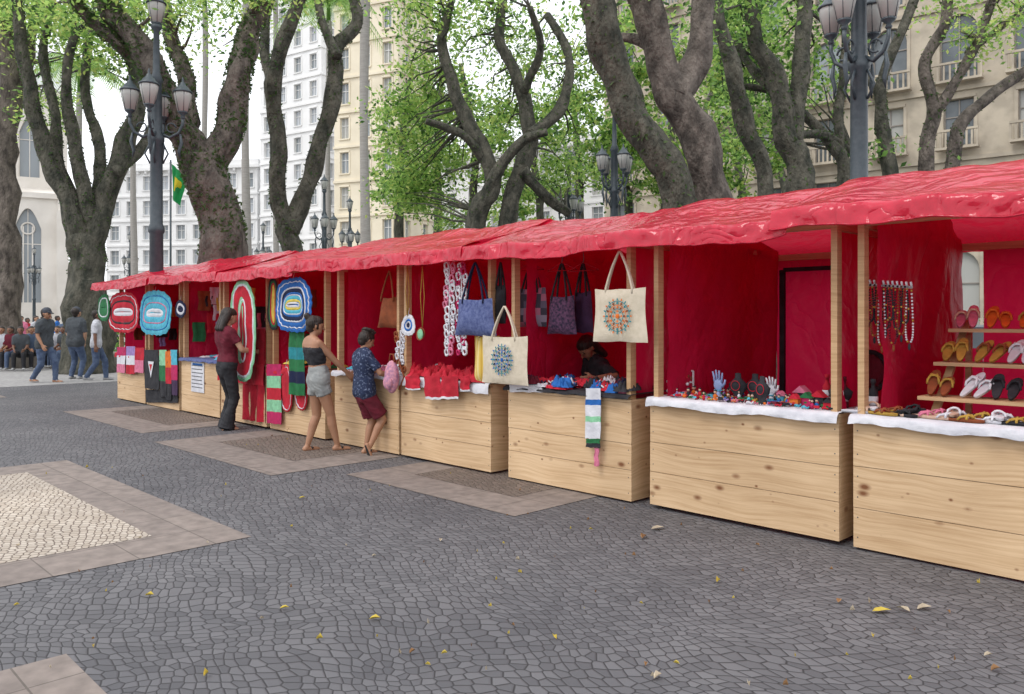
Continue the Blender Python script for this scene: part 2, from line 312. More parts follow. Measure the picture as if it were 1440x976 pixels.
def tarp(t0,t1,dz,seed,fr=0):
    mb=MB(); a0,a1=-t1,-t0
    prof=[(-.29,2.195),(-.287,2.21),(-.284,2.235),(-.28,2.26),(-.277,2.285),(-.27,2.31),(-.26,2.335)]
    for k in range(1,19): prof.append((-.26+1.31*k/18,2.335+.385*k/18))
    for k in range(1,7): prof.append((1.05+1.3*k/6,2.72-.39*k/6))
    prof+= [(2.37,2.25),(2.38,2.17)]
    n=len(prof)-1; nu=int((a1-a0)/.028)
    def fn(u,v):
        a=a0+(a1-a0)*u; k=min(int(v*n+1e-6),n); b,z=prof[k]
        ph=((a+.05)%1.75)/1.75; sag=math.sin(math.pi*ph)
        mid=1-abs(b-.4)/.7 if -.26<b<1.05 else 0
        z-=.05*sag*max(0,mid)+.015*sag
        z+=dz+.028*vz(a*1.2,b*1.5,seed,1.3)+.02*vz(a*.5,0,seed)
        z+=.022*abs(vz(a*3.2+b*2,b*1.4,seed))-.02*abs(vz(a*2.6-b*3,b*2,seed+5))-.012*abs(vz(a*6+b*5,b*3-a,seed+8))
        if b<-.255:
            q=(2.335-z)*5
            b+=.03*vz(a*3.5,z*2,seed+3)+.045*abs(vz(a*9,z*7+a*2,seed))-.018; z+=.026*vz(a*2.4,seed,1)*(1 if k==0 else .3)
        return (a,b,z)
    mb.grid(fn,nu,n,redtarp)
    mb.tube([Vector(fn(i/nu,0))+Vector((0,-.002,0)) for i in range(0,nu+1,2)],.008,redtarp,5)
    return mb.obj('tarpaulin_roof',MS)
tarp(-2.6,.42,.045,1.0); tarp(.30,3.9,.0,5.0); tarp(3.8,7.3,.022,9.0); tarp(7.2,9.6,-.015,13.); tarp(9.5,12.4,.02,17.); tarp(12.3,15.35,-.005,21.)
# ---------------------------------------------------------------- soft goods helpers
def drape(name,x0,x1,y0,y1,w,mat,waves=2,amp=.015,stripes=None,skew=0):
    p=Hh(x0,y0,w); q=Hh(x1,y0,w); m=Hh((x0+x1)/2,y1,w); mb=MB(); sd_=U(0,9)
    def fn(u,v):
        a=p.x+(q.x-p.x)*u+skew*v; z=p.z+(q.z-p.z)*u; z=z+(m.z-(p.z+q.z)/2)*v
        return (a+.015*vz(v*3,u,sd_),w-.004+amp*math.sin(u*6.28*waves+sd_)*(.3+.7*v)+amp*vz(u*3,v*3,sd_),z+.015*vz(u*4,sd_,0)*v)
    mats=stripes or [mat]; ns=len(mats)
    for k,mm in enumerate(mats):
        mb.grid(lambda u,v:fn(u,(k+v)/ns),14,max(3,12//ns),mm)
        mb.grid(lambda u,v:Vector(fn(1-u,(k+v)/ns))+Vector((0,.006,0)),14,max(3,12//ns),mm)
    return mb.obj(name,MS)
def rug(name,x0,x1,y0,y1,w,rings,ex=2.6,scal=14,sa=.03):
    p=Hh(x0,(y0+y1)/2,w); q=Hh(x1,(y0+y1)/2,w); m0=Hh((x0+x1)/2,y0,w).z; m1=Hh((x0+x1)/2,y1,w).z
    cx=(p.x+q.x)/2; cz=(m0+m1)/2; rx=(q.x-p.x)/2; rz=(m0-m1)/2; n=56; mb=MB(); sd_=U(0,9)
    def pt(fr,k,off):
        t=2*math.pi*k/n; c,s_=math.cos(t),math.sin(t)
        g=(abs(c)**ex+abs(s_)**ex)**(-1/ex)
        e=fr*(1+(sa*math.sin(scal*t) if fr>.8 else .012*math.sin(scal*1.3*t+fr*9)))
        mr=min(rx,rz)
        X=(rx-mr*(1-e))*c*g; Z=(rz-mr*(1-e))*s_*g
        return Vector((cx+X,w+off+.03*vz(X*4,Z*4,sd_),cz+Z-.03*abs(X/rx)**2+.012*vz(X*3,Z*3,sd_+4)))
    for i in range(len(rings)):
        f0=rings[i][0]; f1=rings[i+1][0] if i+1<len(rings) else 0.02
        for k in range(n):
            k2=(k+1)%n
            mm=rings[i][1]; fmid=(f0+f1)/2
            a,b=pt(f0,k,0),pt(f0,k2,0); c,d=pt(fmid,k2,-.012),pt(fmid,k,-.012); e,g=pt(f1,k2,0),pt(f1,k,0)
            mb.add([a,b,c,d,e,g],[(0,1,2,3),(3,2,4,5)],mm,True)
    back=[pt(.98,k,.012) for k in range(n)]; mb.add(back,[tuple(range(n))],rings[0][1])
    mb.tube([pt(1,k%n,.004) for k in range(n+1)],.008,rings[0][1],5,False)
    mb.tube([(cx,w,cz+rz),(cx,w+.02,cz+rz+.08)],.003,white,4)
    return mb.obj(name,MS)
def bag(name,x0,x1,y0,y1,w,mat,hy,th=.05,hm=None,taper=.06,nh=2,extra=None,sag=.0):
    p=Hh(x0,(y0+y1)/2,w); q=Hh(x1,(y0+y1)/2,w); xm=(x0+x1)/2; z1=Hh(xm,y0,w).z; z0=Hh(xm,y1,w).z; zt=Hh(xm,hy,w).z
    cx=(p.x+q.x)/2; rx=(q.x-p.x)/2; mb=MB(); sd_=U(0,9)
    for sgn in (-1,1):
        def fn(u,v):
            uu=u if sgn<0 else 1-u
            e=(1-abs(2*uu-1)**4)*(1-abs(2*v-1)**6 if v<.5 else .55+.45*(1-(2*v-1)**2))
            wd=rx*(1-taper*v+ .03*math.sin(v*5+sd_))
            return (cx+(2*uu-1)*wd,w+sgn*th*e+.018*vz(uu*3,v*3,sd_)*(e>.01),z0+(z1-z0)*v-(.015+sag)*(1-(2*uu-1)**2)*(v>.95)+.01*vz(uu*3,sd_,2))
        mb.grid(fn,14,12,mat)
    for k in range(nh):
        b=w+(-th*.6 if k==0 else th*.5); ww=rx*.5
        pts=[(cx-ww,b,z1-.05),(cx-ww*.98,b,z1)]+[(cx-ww*.9*(1-s_**1.6)+ .0,b*(1-s_)+w*s_,z1+(zt-z1)*s_) for s_ in (.3,.6,.85,.97)]
        pts+=[(2*cx-x_,b_,z_) for x_,b_,z_ in pts[::-1]]
        mb.tube(pts,.011,hm or mat,6)
    if extra: extra(mb,Vector((cx,w-th,(z0+z1)/2)),rx)
    return mb.obj(name,MS)
def mandala(mats,fr=.5,dz=0):
    def f(mb,c,rx):
        r=rx*fr; c=c+Vector((0,-.011,0))
        for ring,(rr,n,sz,ln) in enumerate(((1.0,20,.06,.11),(.78,16,.08,.13),(.52,12,.08,.12),(.3,8,.07,.10))):
            for k in range(n):
                t=6.283*k/n; ct,st=math.cos(t),math.sin(t); p=c+Vector((ct*r*rr,-.003,st*r*rr+dz)); a=Vector((ct,0,st))*r*ln; b=Vector((-st,0,ct))*r*sz
                mb.add([p-a,p+b,p+a,p-b],[(0,1,2,3)],mats[(ring+k%2)%len(mats)])
        for rr,m in ((.64,0),(.41,1),(.88,1)):
            for k in range(32):
                t0_,t1_=6.283*k/32,6.283*(k+1)/32
                mb.add([c+Vector((math.cos(t)*r*q,-.0035,math.sin(t)*r*q+dz)) for t,q in ((t0_,rr),(t1_,rr),(t1_,rr+.045),(t0_,rr+.045))],[(0,1,2,3)],mats[m])
        mb.ball(c+Vector((0,-.002,dz)),(r*.15,.003,r*.15),mats[0],10,4)
    return f
bag('tote_bag',835,910,405,481,-.16,cream,352,.02,extra=mandala([orange,teal,brownl],.5,-.01))
bag('tote_bag',678,743,472,540,-.18,cream,430,.025,extra=mandala([blue,teal,navy],.45))
bag('shoulder_bag',640,698,420,472,-.12,denim,368,.06,taper=.22,hm=navy)
bag('striped_bag',667,703,472,537,-.02,checkmat('yellow_stripes',[lin(215,185,90),lin(225,205,140),lin(200,160,60)],40,.0),455,.04)
bag('patchwork_bag',727,769,405,460,.3,checkmat('patchwork',[lin(50,48,60),lin(120,110,125),lin(85,78,95),lin(150,90,110)],14),368,.05,hm=black)
pm=MAT('purple_print',lin(110,75,105),lin(40,38,60),40,.85,.2,60)
bag('handbag',770,811,416,470,.32,pm,368,.07,hm=black,taper=.2)
bag('handbag',806,834,410,468,.5,purple,368,.05,hm=black,taper=.15)
bag('dark_bag',697,711,400,455,.1,black,368,.04)
bag('sling_bag',531,565,418,461,.05,brownl,380,.06,hm=brownl,taper=.5,nh=1)
mb=MB()
for x in (745,790,820): 
    c=Hh(x,372,.3); mb.tube([c+Vector((-.2,0,-.06)),c+Vector((0,0,.02)),c+Vector((.2,0,-.06)),c+Vector((-.2,0,-.062))],.004,redfab,5); mb.tube([c+Vector((0,0,.02)),c+Vector((.01,0,.06)),c+Vector((0,0,.12))],.004,grey,5)
mb.obj('clothes_hanger',MS)
rug('crochet_rug',388,438,391,466,-.16,[(1,blue),(.88,white),(.84,blue),(.66,white),(.6,navy),(.46,blue),(.38,white),(.33,cyan),(.2,yellow),(.1,white)],3,22)
rug('crochet_rug',377,392,392,463,-.02,[(1,black),(.8,green),(.6,redfab),(.4,yellow)],3,16)
rug('crochet_rug',323,359,394,536,-.2,[(1,lgreen),(.88,white),(.8,redfab),(.34,white),(.26,redfab)],2.6,30,.02)
rug('crochet_rug',197,240,409,471,-.16,[(1,cyan),(.8,blue),(.76,cyan),(.5,pink),(.45,cyan),(.2,white)],3,20)
rug('crochet_rug',153,194,411,467,-.16,[(1,redfab),(.86,white),(.82,redfab),(.6,black),(.5,redfab),(.2,white)],3,20)
rug('crochet_rug',137,155,414,451,-.18,[(1,green),(.75,white),(.65,green)],2.4,14)
rug('crochet_doily',246,261,422,447,-.1,[(1,navy),(.7,white),(.4,navy)],2,12)
rug('round_ornament',565,583,443,472,-.08,[(1,white),(.6,blue),(.4,white),(.25,navy)],2,12)
rug('round_mat',393,411,514,578,-.05,[(1,redfab),(.92,white),(.86,redfab)],2.4,18)
rug('round_mat',413,432,514,576,-.05,[(1,redfab),(.92,white),(.86,redfab)],2.4,18)
drape('crochet_runner',407,429,455,556,-.1,None,2,.02,[green,green,teal,green,navy,green])
drape('framed_textile',375,395,512,596,-.06,None,1,.008,[pinkd,lgreen,redfab,lgreen,pinkd])
mb=MB()
for x,y1 in ((573,445),(594,460)):
    t=Hh(x,374,-.08); b=Hh(x,y1,-.08)
    for dx in (-.035,.035): mb.tube([t,(t.x+dx,t.y,(t.z+b.z)/2),b],.005,gold,5)
c=Hh(593,470,-.08); mb.lathe(c,[(.002,-.02),(.05,-.01),(.075,.02),(.07,.02),(.045,0),(.002,-.008)],brownl,14,Matrix.Rotation(math.radians(80),4,'X'))
mb.ball(c+Vector((0,-.02,-.0)),(.05,.015,.06),lgreen)
mb.obj('macrame_pendant',MS)
def garland(name,x,y0,y1,w,m1,m2):
    mb=MB(); z=y0
    while z<y1:
        for s_ in (-1,1):
            c=Hh(x+s_*U(2,6),z+U(-2,2),w); r=U(.02,.035); mb.tube([c+Vector((r*math.cos(k),-.005*math.sin(3*k),r*1.3*math.sin(k))) for k in np.linspace(0,6.3,11)],.012,m1 if R()<.75 else m2,5,False)
        z+=8
    mb.tube([Hh(x,y0-6,w),Hh(x,y1,w)],.008,m1,5); mb.obj(name,MS)
garland('crochet_garland',632,374,500,-.12,white,pink); garland('crochet_garland',649,374,495,-.1,white,pinkd); garland('crochet_garland',563,470,540,.02,white,brownl)
def countercloth(name,i,mat,over,b0=-.03,b1=.6,seed=0,inset=.0):
    t0,t1=stalls[i]; a0,a1=-t1-.01+inset,-t0+.01-inset; mb=MB(); h=CT+.006
    path=[(b0-.012,h-over),(b0-.014,h-over*.75),(b0-.014,h-over*.5),(b0-.012,h-over*.25),(b0-.01,h-.008),(b0+.005,h+.006),(b0+.1,h+.008),(b1,h+.008)]
    n=len(path)-1
    def fn(u,v):
        k=min(int(v*n+1e-6),n); b,z=path[k]; a=a0+(a1-a0)*u
        if k<5: b-=(.010*(1+math.sin(a*23+seed+3*vz(a*2,0,0)))+.014*abs(vz(a*11,seed,k*.3)))*(5-k)/5; z+=(.022*vz(a*2.5,seed,0)+.012*vz(a*9,seed,2))*(k==0)
        return (a,b,z)
    mb.grid(fn,130,n,mat); mb.obj(name,MS)
countercloth('counter_cloth',0,white,.06); countercloth('counter_cloth',1,white,.065,seed=3); countercloth('counter_cloth',2,black,.03,seed=5); countercloth('counter_cloth',3,white,.10,seed=7)
countercloth('counter_cloth',4,white,.05); countercloth('counter_cloth',7,denim,.04); countercloth('counter_cloth',5,redfab,.1); countercloth('counter_cloth',6,redfab,.3);countercloth('counter_cloth',8,black,.1);countercloth('counter_cloth',9,redfab,.08)
def heap(mb,c,sx,sy,sz,mat,seed):
    def fn(u,v):
        X=2*u-1;Y=2*v-1; e=max(0,1-max(abs(X),abs(Y))**3)
        return (c[0]+X*sx*(1+.25*vz(Y*2,seed,0))+.02*vz(Y*4,X*3,seed),c[1]+Y*sy*(1+.25*vz(X*2,seed,3)),c[2]+sz*e*(.7+.9*vz(X*3.5,Y*3.5,seed))+.004)
    mb.grid(fn,16,12,mat)
def heaps(name,i,cols,n,b0,b1,sz,f0=.04,f1=.96,s=(.12,.1)):
    t0,t1=stalls[i]; mb=MB()
    for k in range(n):
        a=-t1+(t1-t0)*U(f0,f1); heap(mb,(a,U(b0,b1),CT+.012+.01*(k%4)),s[0]*U(.6,1.3),s[1]*U(.6,1.3),sz*U(.5,1.4),random.choice(cols),k*1.7)
    mb.obj(name,MS)
heaps('folded_textiles',3,[redfab,redfab,redfab,white,redfab],22,.05,.5,.09)
heaps('folded_textiles',2,[redfab,navy,blue,white,black,maroon,redfab,pink,navy,black,redfab],60,.0,.5,.07,s=(.08,.06))
heaps('folded_textiles',4,[white,pink,lilac,cyan],12,.05,.5,.06)
heaps('folded_textiles',5,[green,redfab,yellow],10,.05,.5,.06); heaps('folded_textiles',7,[white,lilac,cyan,pink],10,.05,.5,.05)
heaps('folded_textiles',9,[redfab,pink,blue,lgreen],10,.05,.5,.06); heaps('folded_textiles',8,[redfab,black,orange],10,.05,.5,.06)
drape('white_table_cloth_corner',716,762,541,552,-.05,white,2,.01)
for x0,x1,y1 in ((570,590,548),(597,619,562),(621,645,561),(647,660,550)):
    drape('crochet_cloth',x0,x1,529,y1,-.085,None,1,.012,[redfab]*9+[white])
drape('hand_towel',824,845,546,617,-.06,None,1,.008,[white,white,blue,white,white,lgreen,white,white,white])
drape('hand_towel_band',825,844,617,630,-.062,None,1,.006,[green,black])
drape('ribbon_tassel',836,842,630,656,-.05,pink,1,.006)
for x0,x1,y0,y1,st in ((165,177,488,524,[pinkd,white,pink]),(178,190,487,526,[lilac,white,redfab]),(190,203,489,524,[redfab,pink]),(224,234,492,558,[lgreen,green,black]),(233,241,494,562,[orange,redfab,black]),(240,249,492,556,[cyan,pinkd,purple])):
    drape('hanging_cloth',x0,x1,y0,y1,-.06,None,1,.01,st)
drape('football_shirt',203,223,492,547,-.07,black,1,.01)
mb=MB(); c=Hh(212,516,-.09)
mb.add([c+Vector(p) for p in ((-.14,0,.10),(.14,0,.10),(.0,0,-.2))],[(0,2,1)],white); mb.add([c+Vector(p) for p in ((-.07,-.003,.05),(.07,-.003,.05),(.0,-.003,-.08))],[(0,2,1)],redfab); mb.obj('shirt_print',MS)
drape('red_hanging_cloth',341,372,462,592,-.02,redfab,3,.03)
drape('dark_hanging_cloth',205,250,548,566,-.03,black,2,.01)
mb=MB(); p=Hh(268,509,-.02); q=Hh(286,553,-.02); mb.box((p.x,-.012,q.z),(q.x,-.004,p.z),white)
for k in range(7):
    z=p.z-.06-.06*k; mb.box((p.x+.03,-.0145,z),(q.x-.03-.05*R(),-.0125,z+.015),grey)
mb.box((p.x+.06,-.0145,p.z-.05),(q.x-.06,-.0125,p.z-.015),blue); mb.obj('paper_notice',MS)
mb=MB()
for i in (5,6,7,8,9):
    t0,t1=stalls[i]
    for k in range(18):
        a=-t1+.17; b=U(.2,1.6); z=U(1.15,2.05); s=U(.04,.12)
        def fn(u,v): return (a+.01*math.sin(u*9),b+(u-.5)*s*2+.01*math.sin(v*7+k),z+(.5-v)*s*3)
        mb.grid(fn,6,6,random.choice([redfab,navy,white,pink,green,yellow,black,brownl,lilac,black]))
mb.obj('hanging_crafts',MS)
mb=MB(); c=Hh(551,530,-.14); bp_=MAT('pink_print',lin(215,150,160),lin(150,110,140),25,.85,.2,50)
mb.ball(c,(.11,.07,.19),bp_,14,10); mb.ball(c+Vector((0,-.055,-.06)),(.08,.04,.085),bp_,12,8); mb.tube([c+Vector((-.05,0,.17)),c+Vector((-.03,0,.26)),c+Vector((.03,0,.26)),c+Vector((.05,0,.17))],.01,brownl,6)
for s_ in (-1,1): mb.tube([c+Vector((.06*s_,.06,.16)),c+Vector((.1*s_,.1,.0)),c+Vector((.06*s_,.06,-.15))],.012,brownl,6)
mb.obj('backpack',MS)
# ---------------------------------------------------------------- goods on stall 2
def P(x,w,z=CT+.016): return Vector((-tx(x,w),w,z))
def house(x,w,s,m1,m2):
    mb=MB(); c=P(x,w); mb.box(c+Vector((-s,-s*.7,0)),c+Vector((s,s*.7,s*1.6)),m1)
    v=[(-s*1.25,-s*.9,s*1.6),(s*1.25,-s*.9,s*1.6),(0,-s*.9,s*2.7),(-s*1.25,s*.9,s*1.6),(s*1.25,s*.9,s*1.6),(0,s*.9,s*2.7)]
    mb.add([c+Vector(p) for p in v],[(0,1,2),(5,4,3),(0,3,4,1),(1,4,5,2),(2,5,3,0)],m2)
    mb.box(c+Vector((-s*.25,-s*.72,0)),c+Vector((s*.25,-s*.7,s*.9)),m2); mb.obj('toy_house',MS)
house(1118,.15,.035,orange,redfab); house(1135,.2,.04,pinkd,green); house(1152,.25,.045,black,redfab); house(1098,.3,.035,cyan,pink); house(1165,.12,.03,redfab,black); house(1128,.42,.05,black,pink)
def dhand(x,w,m,s=1):
    mb=MB(); c=P(x,w); mb.lathe(c,[(.035*s,0),(.03*s,.01),(.02*s,.03),(.018*s,.06)],m,12); k=c+Vector((0,0,.06*s))
    mb.ball(k+Vector((0,0,.035*s)),(.038*s,.014*s,.045*s),m)
    for j,(dx,ln) in enumerate(((-.027,.06),(-.009,.072),(.009,.068),(.027,.052))): mb.tube([k+Vector((dx*s,0,.05*s)),k+Vector((dx*1.25*s,-.004,(.07+ln*.5)*s)),k+Vector((dx*1.5*s,-.012,(.07+ln)*s))],[.009*s,.008*s,.006*s],m,7)
    mb.tube([k+Vector((.03*s,0,.02*s)),k+Vector((.055*s,-.006,.045*s)),k+Vector((.062*s,-.01,.075*s))],[.011*s,.009*s,.007*s],m,7)
    mb.tube([k+Vector((.03*s*math.cos(t),.02*s*math.sin(t),-.005)) for t in np.linspace(0,6.3,12)],.005,cyan,5,False)
    mb.obj('display_hand',MS)
dhand(1010,.3,col('pale_blue_resin',(150,170,215),.4,0),1.15); dhand(1085,.3,white,1.0)
def bust(x,w,s):
    mb=MB(); c=P(x,w)
    T=Matrix.Diagonal((1,.5,1,1)); mb.lathe(c,[(.05*s,0),(.052*s,.01),(.035*s,.03),(.075*s,.08),(.085*s,.12),(.05*s,.15),(.028*s,.17),(.026*s,.21),(.002,.213)],black,16,T)
    mb.tube([c+Vector((.04*s*math.sin(t),-.045*s,.11+.04*math.cos(t))) for t in np.linspace(0,6.3,14)],.003,random.choice([white,redfab,gold]),5,False); mb.obj('necklace_bust',MS)
bust(1038,.35,1); bust(1062,.38,1); bust(1072,.15,.8); bust(1182,.3,1.1)
mb=MB()
gc=[redfab,white,pink,cyan,black,gold,orange,green,lilac,pinkd,blue,black,redfab,maroon]
for k in range(280):
    x=U(940,1174); w_=U(.02,.5); c=P(x,w_,CT+.028); m=random.choice(gc); r=U(.012,.027); q=R()
    if q<.5: mb.tube([c+Vector((r*math.cos(t),r*math.sin(t),.006*math.sin(3*t))) for t in np.linspace(0,6.28,11)],r*.3,m,5,False)
    elif q<.65: mb.ball(c,(r,r*.8,r*.7),m,8,5)
    elif q<.85:
        a=U(0,6); u_=Vector((math.cos(a),math.sin(a),0))*r; v_=Vector((-math.sin(a),math.cos(a),0))*r*.7; mb.add([c+u_+v_,c-u_+v_,c-u_-v_,c+u_-v_,c+u_+v_+Vector((0,.0,r)),c-u_+v_+Vector((0,0,r)),c-u_-v_+Vector((0,0,r*.8)),c+u_-v_+Vector((0,0,r*.8))],[(0,1,2,3),(4,5,6,7),(0,1,5,4),(1,2,6,5),(2,3,7,6),(3,0,4,7)],m)
    else:
        mb.lathe(c-Vector((0,0,.014)),[(r*.6,0),(r*.8,.03),(r*.35,.045)],m,9); mb.ball(c+Vector((0,0,.045)),r*.55,nude,8,5); mb.ball(c+Vector((0,.003,.052)),r*.55,black,8,5)
mb.obj('handmade_trinkets',MS)
mb=MB(); 
for k in range(34):
    c=P(U(938,975),U(.38,.5),CT+.03+.15*R()); mb.ball(c,U(.01,.022),random.choice([white,redfab,brownl,black,white]),8,5)
c=P(940,.47); d=P(975,.47); mb.bar(c,c+Vector((0,0,.2)),.012,.012,white); mb.bar(d,d+Vector((0,0,.2)),.012,.012,white); mb.bar(c+Vector((0,0,.2)),d+Vector((0,0,.2)),.012,.012,white); mb.bar(c+Vector((0,0,.1)),d+Vector((0,0,.1)),.012,.012,white); mb.obj('earring_rack',MS)
mb=MB()
for k in range(120):
    c=P(U(725,880),U(.03,.5),CT+.06); r=U(.015,.03)
    mb.tube([c+Vector((r*math.cos(t),r*.6*math.sin(t),.01*math.sin(2*t))) for t in np.linspace(0,6.28,9)],r*.35,random.choice([navy,redfab,white,blue,black,maroon]),5,False)
mb.obj('crochet_bracelets',MS)
# ---------------------------------------------------------------- stall 1 goods
def sandal(c,yaw,m1,m2,s=1,pitch=0,name='sandal'):
    mb=MB(); T=Matrix.Translation(Vector(c))@Matrix.Rotation(yaw,4,'Z')@Matrix.Rotation(pitch,4,'X')@Matrix.Translation((0,.125*s if pitch else 0,0))
    n=24; out=[]
    for k in range(n):
        t=2*math.pi*k/n; y=.128*math.sin(t); x=.036*math.cos(t)*(1+.26*math.sin(t))*(1-.14*math.cos(2*t)); out.append((x*s,y*s))
    lo=[T@Vector((x,y,0)) for x,y in out]; hi=[T@Vector((x*1.03,y*1.03,.016*s)) for x,y in out]; tp=[T@Vector((x*.9,y*.93,.019*s)) for x,y in out]
    mb.add(lo+hi,[(k,(k+1)%n,n+(k+1)%n,n+k) for k in range(n)]+[tuple(range(n))[::-1]],m1,True); mb.add(hi+tp,[(k,(k+1)%n,n+(k+1)%n,n+k) for k in range(n)]+[tuple(range(n,2*n))],m1)
    for sgn in (-1,1):
        mb.tube([T@Vector(p)  for p in ((0,.075*s,.018*s),(.018*sgn*s,.05*s,.042*s),(.034*sgn*s,.0,.032*s),(.037*sgn*s,-.02*s,.012*s))],[.005*s,.007*s,.008*s,.006*s],m2,6)
    mb.tube([T@Vector((.034*s*math.cos(t),.035*s,(.014+.032*math.sin(t))*s)) for t in np.linspace(0,3.14,8)],.008*s,m2,6)
    mb.obj(name,MS)
sm=[(white,nude),(gold,brownl),(black,black),(nude,pink),(nude,white),(brownl,gold),(white,white),(black,gold),(white,black)]
mb=MB(); shelf=[(1342,462,.95),(1322,508,.7),(1300,555,.45)]
zs=[]
for x,y,w_ in shelf:
    p=Hh(x,y,w_); zs.append((p.x,w_,p.z)); mb.box((p.x,w_-.14,p.z-.025),(2.28,w_+.12,p.z),woodp)
for a in (zs[0][0]+.05,2.2): mb.bar((a,.35,CT),(a,1.15,zs[0][2]+.1),.05,.03,woodp); mb.box((a-.02,1.1,CT*0),(a+.02,1.14,zs[0][2]+.1),woodp)
mb.obj('wooden_shelf',MS)
rows=[[(pink,nude),(orange,orange),(orange,gold),(brownl,black)],[(gold,gold),(gold,brownl),(white,white),(black,black),(nude,white)],[(brownl,gold),(white,white),(black,black),(white,nude)]]
for ri,(a,w_,z) in enumerate(zs):
    aa=a+.07; k=0
    while aa<2.2:
        m=rows[ri][k%len(rows[ri])]; k+=1
        y_=U(-.3,.3)
        for d in (0,.088): sandal((aa+d,w_-.11+U(-.015,.015),z+.006),y_+U(-.12,.12),m[0],m[1],1.05,U(.4,.62))
        aa+=.2
aa=.08; k=0
while aa<2.2:
    m=sm[k%len(sm)]; k+=1
    y_=U(-2.2,-.9)
    sandal((aa,.07+U(-.03,.03),CT+.017),y_,m[0],m[1],1); sandal((aa+.04,.2+U(-.02,.03),CT+.02),y_+U(-.3,.4),m[0],m[1],1)
    if k%2: sandal((aa+.05,.14,CT+.042),U(-.8,.8),m[0],m[1],1)
    aa+=.13
mb=MB(); p=Hh(1213,400,.22); q=Hh(1283,404,.22)
mb.tube([p,q],.01,white,6)
for k in range(12):
    mb.tube([p.lerp(q,k/11)+Vector((0,-.01,.0)),p.lerp(q,k/11)+Vector((0,-.03,.035))],.008,white,5)
for k in range(13):
    c=p.lerp(q,(k+.5)/13); ln=[.22,.3,.26,.36,.28,.42,.3,.24,.4,.3,.33,.25,.38][k]; wd=.034; m=[black,maroon,black,brownl,black,white,black][k%7]
    for t in np.linspace(0,1,38):
        s_=abs(2*t-1); sx=(1 if t>.5 else -1)*wd*math.sqrt(max(0,1-(1-s_)**4))*(.4+.6*(1-s_)) if s_<1 else 0
        mb.ball(c+Vector((sx,-.02-.004*(k%3),-ln*(1-s_**1.2)*1.0)),.0078,m if int(t*38)%9 else gold,6,4)
    mb.ball(c+Vector((0,-.02,-ln-.03)),(.010,.006,.026),[black,black,brownl][k%3],8,5)
mb.obj('bead_necklaces',MS)
mb=MB(); c=Hh(1224,522,.75); mb.tube([c+Vector((.13*math.cos(t),0,.15*math.sin(t))) for t in np.linspace(0,6.28,20)],.02,black,7,False); mb.ball(c,(.11,.02,.13),maroon,16,8); mb.tube([c-Vector((0,0,.15)),(c.x,c.y,.45)],.02,black,8); mb.box((c.x-.2,c.y-.35,.42),(c.x+.2,c.y+.05,.46),black)
for dx in (-.17,.17):
    for dy in (-.32,.02): mb.tube([(c.x+dx,c.y+dy,.42),(c.x+dx*1.1,c.y+dy,0)],.014,black,6)
mb.obj('chair',MS)
for x,w_,m in ((1215,.2,pink),(1228,.2,black),(1163,.45,redfab),(1187,.3,maroon)):
    mb=MB(); c=P(x,w_); mb.lathe(c,[(.03,0),(.032,.02),(.032,.14),(.014,.17),(.014,.2),(.018,.2),(.018,.23),(.002,.232)],m,14); mb.lathe(c+Vector((0,0,.05)),[(.0335,0),(.0335,.06)],white,14); mb.obj('bottle',MS)
# ---------------------------------------------------------------- people
def iksolve(a,c,l1,l2,pole):
    d=c-a; L_=min(d.length,(l1+l2)*.999); dn=d.normalized(); c=a+dn*L_
    x=(l1*l1-l2*l2+L_*L_)/(2*L_); h=math.sqrt(max(0,l1*l1-x*x)); p=(pole-dn*pole.dot(dn))
    p=p.normalized() if p.length>1e-5 else Vector((0,1,0))
    return a+dn*x+p*h,c
def caps_mesh(vs,fs,p1,r1,p2,r2,flat,n=14):
    d=p2-p1; L_=d.length
    if L_<1e-6: d=Vector((0,0,1)); L_=1e-6
    d=d.normalized(); a=d.orthogonal().normalized(); b=d.cross(a); rings=[]
    if flat: rings=[(0,r1),(L_,r2)]
    else:
        for k in range(1,5): t=math.pi/2*(1-k/4); rings.append((-r1*math.sin(t),r1*math.cos(t)))
        rings+= [(L_+r2*math.sin(math.pi/2*k/4),r2*math.cos(math.pi/2*k/4)) for k in range(0,4)]
    o=len(vs)
    for h,r in rings:
        for k in range(n): t=6.28318*k/n; vs.append(p1+d*h+(a*math.cos(t)+b*math.sin(t))*max(r,1e-4))
    m=len(rings)
    for i in range(m-1):
        for k in range(n): fs.append((o+i*n+k,o+i*n+(k+1)%n,o+(i+1)*n+(k+1)%n,o+(i+1)*n+k))
    e0=len(vs); vs.append(p1-d*(0 if flat else r1)); vs.append(p1+d*(L_+(0 if flat else r2)))
    for k in range(n): fs.append((e0,o+(k+1)%n,o+k)); fs.append((e0+1,o+(m-1)*n+k,o+(m-1)*n+(k+1)%n))
